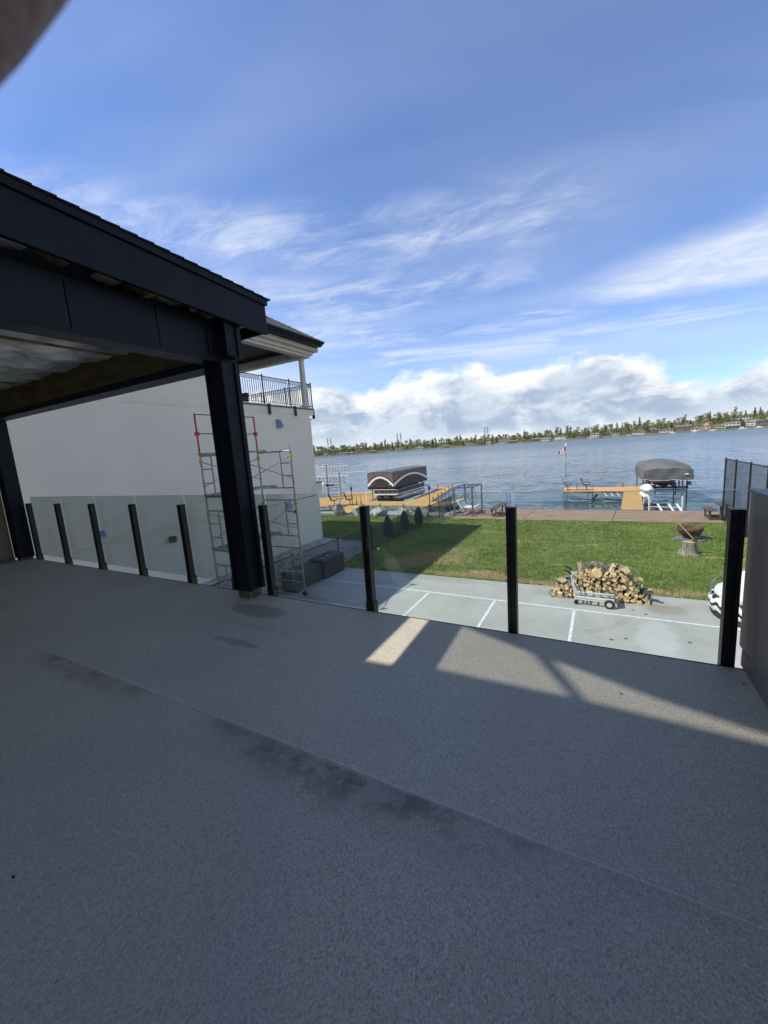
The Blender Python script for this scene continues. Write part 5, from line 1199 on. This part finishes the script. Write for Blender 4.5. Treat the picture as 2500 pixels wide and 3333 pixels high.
# ================================================================== HAND CART
ct = thing('hand_cart', 'aluminium four wheeled hand cart in front of the firewood heap', 'cart', (0,0,0))
ya_, yb_ = 10.98, 11.34; z0 = G+.2
for y in (ya_, yb_): MB().bar((-.48, y, z0+.02), (.44, y, z0+.02), .035, .045).bar((-.48, y, z0-.035), (.44, y, z0-.035), .03, .03).build('side_rail', 'white', ct)
for x in (-.4, -.22, -.04, .14, .32): MB().bar((x, ya_+.02, z0), (x, yb_-.02, z0), .03, .03).build('cross_bar', 'alu', ct)
MB().box(.44, ya_-.04, z0-.09, .455, yb_+.04, z0+.16).build('nose_plate', 'greymetal', ct)
for y in (ya_, yb_):
    MB().path([(-.46,y,z0),(-.5,y,z0+.3),(-.56,y,z0+.62)], .018, 6).tube((-.34,y,z0),(-.5,y,z0+.35),.014,6).build('handle_tube', 'white', ct)
    MB().path([(-.56,y,z0+.62),(-.62,y-.02,z0+.7),(-.72,y-.04,z0+.73)], .022, 6).build('grip', 'rubber', ct)
MB().tube((-.49,ya_,z0+.28),(-.49,yb_,z0+.28),.014,6).tube((-.53,ya_,z0+.5),(-.53,yb_,z0+.5),.014,6).build('handle_bar', 'alu', ct)
for y in (ya_-.05, yb_+.05):
    wh = MB().tube((.33,y-.03,G+.115),(.33,y+.03,G+.115),.115,18).build('wheel', 'rubber', ct, bevel=.012)
    MB().tube((.33,y-.036,G+.115),(.33,y+.036,G+.115),.062,14).build('hub', 'hub', wh); 
for y in (ya_+.03, yb_-.03): MB().tube((-.43,y-.02,G+.055),(-.43,y+.02,G+.055),.055,12).box(-.45,y-.03,G+.05,-.41,y+.03,z0-.05).build('caster', 'rubber', ct)

# ================================================================== ROUND DAYBED
db = thing('daybed', 'round white daybed with black and white zigzag skirt half hidden by the last post', 'daybed', (3.40, 11.45, G))
MB().lathe([(.93,.003),(.95,.06),(.93,.1)], 40).build('base_ring', 'rattan', db)
MB().lathe([(.935,.1),(.985,.2),(.99,.36),(.95,.46),(.9,.49)], 48).build('patterned_skirt', 'zig', db, smooth=True)
MB().lathe([(.88,.485),(.9,.52),(.86,.6),(.4,.63),(.02,.63)], 36).build('mattress', 'whitefab', db, smooth=True)
b = MB(); n = 20; nz = 6
for k in range(nz+1):
    f = k/nz; rr = .9-.08*f**2; z = .5+.76*f
    for i in range(n+1):
        a = rad(-134)+rad(200)*i/n; b.v.append((rr*math.cos(a), rr*math.sin(a), z))
for k in range(nz):
    for i in range(n): b.f.append((k*(n+1)+i, k*(n+1)+i+1, (k+1)*(n+1)+i+1, (k+1)*(n+1)+i)); b.m.append(0)
o = b.build('backrest', 'whitefab', db, smooth=True); so = o.modifiers.new('solid', 'SOLIDIFY'); so.thickness = .08
for tl, rr in ((.5, .97),):
    pts = [(rr*math.cos(a)*1.0, rr*math.sin(a)*math.cos(tl)-.05, .5+rr*math.sin(a)*math.sin(tl)*.9) for a in [PI*i/14 for i in range(15)]]
    MB().path(pts, .018, 6).build('hood_hoop', 'alu', db)

# ================================================================== FAR SHORE
def shoreD(a): return 640+70*math.sin((a+38)*.06)+12*math.sin(a*.9)+8*math.sin(a*2.3)
def polar(azd, dist, z=WZ):
    a = rad(azd); return Vector((dist*math.sin(a), dist*math.cos(a), z))
b = MB(); na = 150; rs = [(-3, -.6), (0, .35), (6, 1.2), (45, 2.6), (140, 8), (420, 15), (900, 15)]
for i in range(na+1):
    a = -75+150*i/na
    for dr, z in rs: p = polar(a, shoreD(a)+dr); b.v.append((p.x, p.y, WZ+z+(0 if dr < 40 else 1.5*noise.noise(Vector((a*.3, dr*.01, 0))))+(max(0, a+2)*.55 if dr >= 140 else max(0, a+2)*.12 if dr == 45 else 0)))
nr = len(rs)
for i in range(na):
    for j in range(nr-1): b.f.append((i*nr+j, (i+1)*nr+j, (i+1)*nr+j+1, i*nr+j+1)); b.m.append(0)
struct(b.build('far_shore', 'ridge', smooth=True))
def gz(a, dr): return WZ+np.interp(dr, [r_[0] for r_ in rs], [r_[1] for r_ in rs])+(max(0, a+2)*.55*min(1, max(0, dr-45)/95)+max(0, a+2)*.12*min(1, max(0, dr)/45)*(1 if dr < 140 else 0))

def crown_mesh(nm, kind, seed, kk):
    r_ = np.random.default_rng(seed); b = MB()
    if kind == 'conifer':
        n = 330
        for i in range(n):
            f = r_.uniform(0,1)**.8; z = .06+.94*f; R = .2*(1-f)**.85*(1+.3*math.sin(f*34+seed))+.008
            a = r_.uniform(0,6.28); rr = R*r_.uniform(.55,1.05); c = np.array([rr*math.cos(a), rr*math.sin(a), z]); s = .022+.035*(1-f)
            d1 = np.array([math.cos(a), math.sin(a), -.5])*s*1.5; d2 = np.array([-math.sin(a), math.cos(a), 0])*s*.9
            b.add([c-d1*.6-d2, c-d1*.6+d2, c+d1], [(0,1,2)])
    else:
        wd = {'round': .34, 'tall': .15, 'loose': .32, 'broad': .44}[kind]
        ncl = {'round': 15, 'tall': 14, 'loose': 13, 'broad': 17}[kind]
        per = {'round': 34, 'tall': 26, 'loose': 22, 'broad': 32}[kind]
        for c_ in range(ncl):
            f = r_.uniform(.0,1); zc = .15+.74*f; prof = math.sin(PI*min(1, max(0, (f*.85+.12))))**.6
            a = r_.uniform(0,6.28); R = wd*prof*r_.uniform(.3,.85); cc = np.array([R*math.cos(a), R*math.sin(a), zc]); rc = wd*r_.uniform(.25,.42)
            if kind == 'tall': rc = .07
            for _ in range(per):
                dv = r_.normal(0,1,3); dv /= np.linalg.norm(dv); p = cc+dv*rc*r_.uniform(.55,1.05)*np.array([1,1,.8]); s = r_.uniform(.018,.036)
                u = np.cross(dv, r_.normal(0,1,3)); u /= np.linalg.norm(u)+1e-6; w_ = np.cross(dv+r_.normal(0,.5,3), u); w_ /= np.linalg.norm(w_)+1e-6
                b.add([p-u*s-w_*s*.7, p+u*s-w_*s*.7, p+u*s*.6+w_*s, p-u*s*.6+w_*s], [(0,1,2,3)])
    return b.data('crown', kk)
def trunk_mesh(kind, seed):
    r_ = random.Random(seed); b = MB(); top_ = .95 if kind in ('conifer', 'tall') else .6
    b.tube((0,0,-.02), (.01,0,top_), .018, 6, .005)
    if kind not in ('conifer', 'tall'):
        for _ in range(7):
            a = r_.uniform(0,6.28); z = r_.uniform(.2,.5); b.tube((0,0,z), (.22*math.cos(a), .22*math.sin(a), z+r_.uniform(.15,.35)), .008, 4, .003)
    return b.data('trunk', 'trunk')
KINDS = [('spruce_tree', 'conifer', 'leaf_dark', 'dark narrow spruce on the far shore'), ('spruce_tree', 'conifer', 'leaf_dark', 'dark narrow spruce on the far shore'),
         ('poplar_tree', 'tall', 'leaf_olive', 'slender olive poplar on the far shore'), ('leafy_tree', 'round', 'leaf_lime', 'lime green rounded tree on the far shore'),
         ('leafy_tree', 'broad', 'leaf_green', 'broad mid green tree on the far shore'), ('leafy_tree', 'loose', 'leaf_olive', 'loose olive tree with thin leaves on the far shore'),
         ('leafy_tree', 'round', 'leaf_green', 'broad mid green tree on the far shore'), ('leafy_tree', 'loose', 'leaf_pale', 'pale budding tree on the far shore'), ('leafy_tree', 'broad', 'leaf_lime', 'lime green rounded tree on the far shore')]
KD = [(crown_mesh('c', kd, 10+i, lf_), trunk_mesh(kd, i)) for i, (nm, kd, lf_, lb_) in enumerate(KINDS)]
rt_ = random.Random(5)
TREES = []
def tree(ki, azd, dr, h_):
    h_ *= 1-.2*min(1, max(0, (azd-3)/6))
    nm, kd, lf_, lb_ = KINDS[ki]; p = polar(azd, shoreD(azd)+dr)
    w_ = h_*(rt_.uniform(.9,1.3) if kd != 'conifer' else rt_.uniform(.8,1.15))
    TREES.append((nm, azd, lb_)); t_ = thing(nm, lb_, 'tree', (p.x, p.y, gz(azd, dr)), rt_.uniform(0,6.28), {'spruce_tree': 'spruces', 'poplar_tree': 'poplars', 'leafy_tree': 'leafy trees'}[nm]+' along the far shore')
    TREES[-1] += (t_,)
    t_.scale = (w_, w_, h_)
    for dt, n_2 in zip(KD[ki], ('crown', 'trunk')): o = bpy.data.objects.new(n_2, dt); C.objects.link(o); o.parent = t_
# azimuth profile: tree height grows in places as the photo shows
a = -43.0
while a < 19:
    for row, (dr0, dr1) in enumerate(((34, 60), (75, 135))):
        if row == 0 and rt_.random() < .3: continue
        u = rt_.random()
        if u < .09: ki = rt_.choice((0,1)); h_ = rt_.uniform(9,19)
        elif u < .27: ki = 2; h_ = rt_.uniform(13,20)
        else: ki = rt_.choice((3,3,4,4,5,6,6,7,8)); h_ = rt_.uniform(8,14.5)
        h_ *= 1.0 if row == 0 else 1.12
        tree(ki, a+rt_.uniform(-.18,.18), rt_.uniform(dr0, dr1), h_)
    a += .31
for az_, ki, h_, dr in ((-25.6,0,20,30),(-21.2,0,22,40),(-20.7,1,19,45),(-28.6,5,19,40),(-30.7,7,17,50),(-34.3,4,15,40),(-13.4,7,24,60),(-12.8,5,18,50),(-9.4,2,21,40),(-8.7,2,22,42),(-8.3,2,22,40),(.7,0,20,60),(3.3,0,22,70),(5.2,1,18,50),
                     (11.0,0,27,100),(11.7,8,24,90),(12.3,8,23,92),(13.0,3,20,80),(13.9,0,21,95),(14.6,0,25,100),(15.0,1,24,98),(-23.5,8,17,50),(-17.6,1,17,55),(-16.9,0,15,40),(-2.6,8,16,60),(7.6,1,17,60),(8.6,0,19,66),(9.3,0,18,70),(-33.0,6,14,60)):
    tree(ki, az_, dr, h_*.76)
def ordi(n): return str(n)+({1: 'st', 2: 'nd', 3: 'rd'}.get(n % 10, 'th') if n % 100 not in (11, 12, 13) else 'th')
for lb_ in sorted(set(q[2] for q in TREES)):
    for i, q in enumerate(sorted([q for q in TREES if q[2] == lb_], key=lambda q: q[1])):
        q[3]['label'] = lb_+', '+ordi(i+1)+' from the left'
# understorey of shrubs behind the houses
b = MB(); r_ = np.random.default_rng(9)
for i in range(15000):
    a = r_.uniform(-46, 20); dr = r_.uniform(24, 150); p = polar(a, shoreD(a)+dr); s = r_.uniform(.4,.95)
    h_ = r_.uniform(0, 3.2)*(1+.5*math.sin(a*3.1)); g0 = float(gz(a, dr))
    u = r_.normal(0,1,3); u /= np.linalg.norm(u); w_ = np.cross(u, r_.normal(0,1,3)); w_ /= np.linalg.norm(w_)
    c_ = np.array([p.x, p.y, g0+h_]); b.add([c_-u*s-w_*s*.7, c_+u*s-w_*s*.7, c_+u*s*.5+w_*s, c_-u*s*.5+w_*s], [(0,1,2,3)])
tag(b.build('undergrowth', 'leaf_green'), 'mixed green shrubs and hedges along the far bank', 'undergrowth', kind='stuff')

# far houses
def far_house(azd, dr, w_, dp, h_, pitch, wall, roof, label, storeys=1, gable='side', rzo=0, deckb=False):
    p = polar(azd, shoreD(azd)+dr); t_ = thing('lake_house', label, 'house', (p.x, p.y, float(gz(azd, dr))-.3), -rad(azd)+rzo, 'houses on the far shore')
    MB().box(-w_/2,-dp/2,0,w_/2,dp/2,h_).build('wall', wall, t_)
    e = .6; rh = pitch
    if gable == 'side': pts = [(-dp/2-e,h_-.1),(dp/2+e,h_-.1),(0,h_+rh)]; rb_ = MB().prism_ax(pts, -w_/2-e, w_/2+e, 'x')
    else: pts = [(-w_/2-e,h_-.1),(w_/2+e,h_-.1),(0,h_+rh)]; rb_ = MB().prism_ax(pts, -dp/2-e, dp/2+e, 'y'); MB().prism_ax([(-w_/2+.3,h_+.0),(w_/2-.3,h_+.0),(0,h_+rh-.5)], -dp/2-e-.05, -dp/2-e-.01, 'y').build('gable', wall, t_)
    ro = rb_.build('roof', roof, t_)
    MB().box(w_*.2,-.4,h_+rh*.5,w_*.2+.9,.4,h_+rh+.9).build('chimney', 'pinkwall', ro)
    n = max(2, int(w_/3.2))
    for s_ in range(storeys):
        for i in range(n):
            x = -w_/2+(i+.5)*w_/n; z = .9+s_*2.8; ww_ = .8
            f = MB().box(x-ww_-.12,-dp/2-.06,z-.1,x+ww_+.12,-dp/2-.01,z+1.4).build('window', 'white', t_)
            MB().box(x-ww_,-dp/2-.09,z,x+ww_,-dp/2-.062,z+1.3).build('pane', 'farglass', f)
    if deckb: MB().box(-w_/2,-dp/2-2.4,2.6,w_/2,-dp/2-.1,2.75).box(-w_/2,-dp/2-2.4,3.6,w_/2,-dp/2-2.33,3.68).box(-w_/2+.2,-dp/2-2.3,0,-w_/2+.4,-dp/2-2.1,2.6).box(w_/2-.4,-dp/2-2.3,0,w_/2-.2,-dp/2-2.1,2.6).build('balcony', 'white', t_)
    return t_
FH = [(-36.6,14,9,7,4.4,2.2,'farwall','roofbrown','white cottage with a small front gable near the house corner',1,'front'),
 (-34.1,12,13,8,3.2,1.6,'farwall','roofbrown','long low pale house near the left end of the far shore',1,'side'),(-32.1,14,10,8,6,2.4,'pinkwall','roofbrown','tall salmon coloured house left of the covered boat',2,'front'),
 (-33.0,9,8,6,3,1.4,'fardark','roofbrown','small dark boathouse beside the salmon house',1,'side'),(-29.9,13,12,7,3,1.3,'fardark','roofbrown','low dark house half hidden in lime trees',1,'side'),
 (-25.9,20,14,8,4,2,'farwall','roofbrown','pale bungalow just left of the tall spruce pair',1,'side'),(-23.1,18,13,9,3.4,1.3,'farwall','roofbrown','low wide cream house behind a jetty',1,'side'),
 (-22.3,55,14,9,7,2,'fardark','roofbrown','dark two storey house standing above the shore houses',2,'side'),(-19.3,16,11,7,3,1.4,'fardark','roofbrown','low dark cabin under the spruces',1,'side'),
 (-16.2,15,10,8,3.4,1.8,'farwall','roofbrown','cream cabin right of the spruces',1,'side'),(-14.4,22,13,9,4.5,3.4,'fardark','roofbrown','brown steep gabled house left of the pale tall tree',1,'front'),
 (-13.4,14,9,7,4,2.6,'farwall','roofbrown','small white gabled house below the pale tall tree',1,'front'),(-11.5,24,15,9,4.4,3,'farwall','roofbrown','grey gabled house right of the pale tall tree',2,'side'),
 (-10.3,14,14,8,3.2,1.4,'fardark','roofbrown','low brown bungalow left of the poplars',1,'side'),(-7.3,24,13,9,3.6,1.8,'fardark','roofbrown','dark bungalow right of the poplars',1,'side'),
 (-6.1,14,14,8,3.4,1.8,'farwall','roofbrown','white walled bungalow near the waterline right of the poplars',1,'side'),(-4.3,18,17,9,5.8,1.7,'farwall','roofbrown','wide two storey pale house with long window rows',2,'side'),
 (-2.0,15,12,8,5.4,2.8,'fardark','roofbrown','dark red chalet beside the white cottages',2,'front'),(-.3,16,12,8,5,1.6,'farwall','roofbrown','black and white two storey house behind a white dock',2,'side'),
 (2.0,10,8,6,2.8,1.2,'farwall','roofbrown','small white boathouse at the waterline',1,'side'),(4.4,16,15,8,3.2,1.6,'farwall','roofbrown','low tan house with a wide front',1,'side'),
 (5.9,22,9,7,4.6,1.6,'fardark','roofbrown','dark cabin between green trees on the right',2,'side'),(7.1,15,15,9,3.6,2.4,'farwall','roofbrown','cream house with a steep porch left of the white boats',1,'side'),
 (8.7,26,17,9,6,2.2,'fardark','roofbrown','large dark house above the white boats',2,'side'),(9.9,14,12,7,3,1.5,'farwall','roofbrown','low house behind two moored boats',1,'side'),
 (10.7,20,9,8,5,5.2,'pinkwall','roofbrown','salmon house with a tall pointed gable',2,'front'),(12.2,34,18,8,3,1.2,'pinkwall','roofbrown','long low salmon house behind the pointed gable',1,'side'),
 (12.9,22,14,9,5.6,1.4,'farwall','roofbrown','large cream house with a balcony near the right end',2,'side'),(13.8,80,16,9,5.5,2,'farwall','roofbrown','pale house on the rise behind the balcony house',2,'side'),
 (14.3,30,15,9,5,2.4,'farwall','roofbrown','pale gabled house at the right end beside dark spruces',2,'side'),(15.3,18,13,10,5.5,3.4,'fardark','roofbrown','dark house with an arched front at the frame edge',2,'front')]
for q in FH: far_house(*q[:-2], storeys=q[-2], gable=q[-1], deckb='balcony' in q[8])
# moored boats
for i, (az_, s, l) in enumerate(((-36.0,5,'small white boat below the white cottage'),(-32.9,6,'white boat moored left of the salmon house'),(-27.6,5,'small white boat by the lime trees'),(-22.9,8,'white covered boat at the low cream house'),(-18.4,6,'dark hulled boat below the spruces'),(-12.4,6,'tall white boat cover below the pale tree'),
                       (-3.7,6,'white boat below the wide two storey house'),(-.9,6,'white boat at the chalet'),(3.4,6,'white boat beside the tiny boathouse'),(7.7,9,'large white cruiser below the dark house'),(9.7,7,'white boat left of the pointed gable'),(11.3,9,'white runabout right of the pointed gable'),(13.7,10,'long white boat below the balcony house'),(15.0,9,'white boat at the frame edge'))):
    p = polar(az_, shoreD(az_)-7); t_ = thing('moored_boat', l, 'boat', (p.x, p.y, WZ), -rad(az_)+rad(10), 'boats moored along the far shore')
    MB().hexa([(-s/2*.8,-.8,-.1),(s/2*.75,-.8,-.1),(s/2*.75,.8,-.1),(-s/2*.8,.8,-.1)], [(-s/2,-1.1,1.1),(s/2,-1.1,1.25),(s/2,1.1,1.25),(-s/2,1.1,1.1)]).build('hull', 'white' if i != 4 else 'fardark', t_)
    MB().hexa([(-s*.25,-.8,1.1),(s*.2,-.8,1.1),(s*.2,.8,1.1),(-s*.25,.8,1.1)], [(-s*.15,-.7,2.2),(s*.12,-.7,2.2),(s*.12,.7,2.2),(-s*.15,.7,2.2)]).build('cabin', 'farwall', t_)
# power pylons
for i, az_ in enumerate((-36.2,-35.75,-26.2,-25.7,-13.9,-13.55)):
    p = polar(az_, 1150); t_ = MB()
    H_ = 46
    for sx in (-1,1):
        for sy in (-1,1): t_.tube((p.x+sx*2.4,p.y+sy*2.4,0),(p.x+sx*.4,p.y+sy*.4,H_),.28,4)
    for k in range(7): t_.tube((p.x-2.4+.28*k,p.y-2,k*6),(p.x+2.2-.28*k,p.y-2,k*6+6),.15,4)
    for z in (32,38,44): t_.tube((p.x-6,p.y,z),(p.x+6,p.y,z),.25,4)
    t_.build('power_pylon', 'greymetal')
    tag(bpy.data.objects[[o.name for o in C.objects][-1]], ('left' if i % 2 == 0 else 'right')+' steel pylon of the pair on the horizon '+('near the house corner','above the covered boat','above the lawn middle')[i//2], 'pylon', 'power pylons on the horizon')

# ================================================================== FINGER AT THE LENS
fg = MB(); dep = .05
def camp(x, y, z): return EYE+r2*x+u2*y+fw*z
P1, P2 = Vector((-1060/1273*dep, 1667/1273*dep)), Vector((-1250/1273*dep, 1387/1273*dep))
dr_ = (P2-P1).normalized(); nr_ = Vector((-.826, .563)); base_ = (P1+P2)/2+nr_*.0118+dr_*-.004
n = 20; prof = [(-.05,.0095),(-.03,.0092),(-.018,.0086),(-.005,.0084),(.004,.0081),(.010,.0075),(.0145,.0062),(.0175,.0042),(.0192,.0018)]
o0 = []
for l_, rr in prof:
    for i in range(n):
        a = 2*PI*i/n; p = base_+dr_*l_+nr_*(rr*math.cos(a)); q = camp(p.x, p.y, dep+rr*.85*math.sin(a)); fg.v.append(tuple(q))
for j in range(len(prof)-1):
    for i in range(n): fg.f.append((j*n+i, j*n+(i+1)%n, (j+1)*n+(i+1)%n, (j+1)*n+i)); fg.m.append(0)
fg.f += [tuple(range(n)), tuple((len(prof)-1)*n+i for i in range(n))]; fg.m += [0,0]
tag(fg.build('finger', 'skin', smooth=True), 'dark blurred fingertip of the photographer in the upper left corner', 'finger')
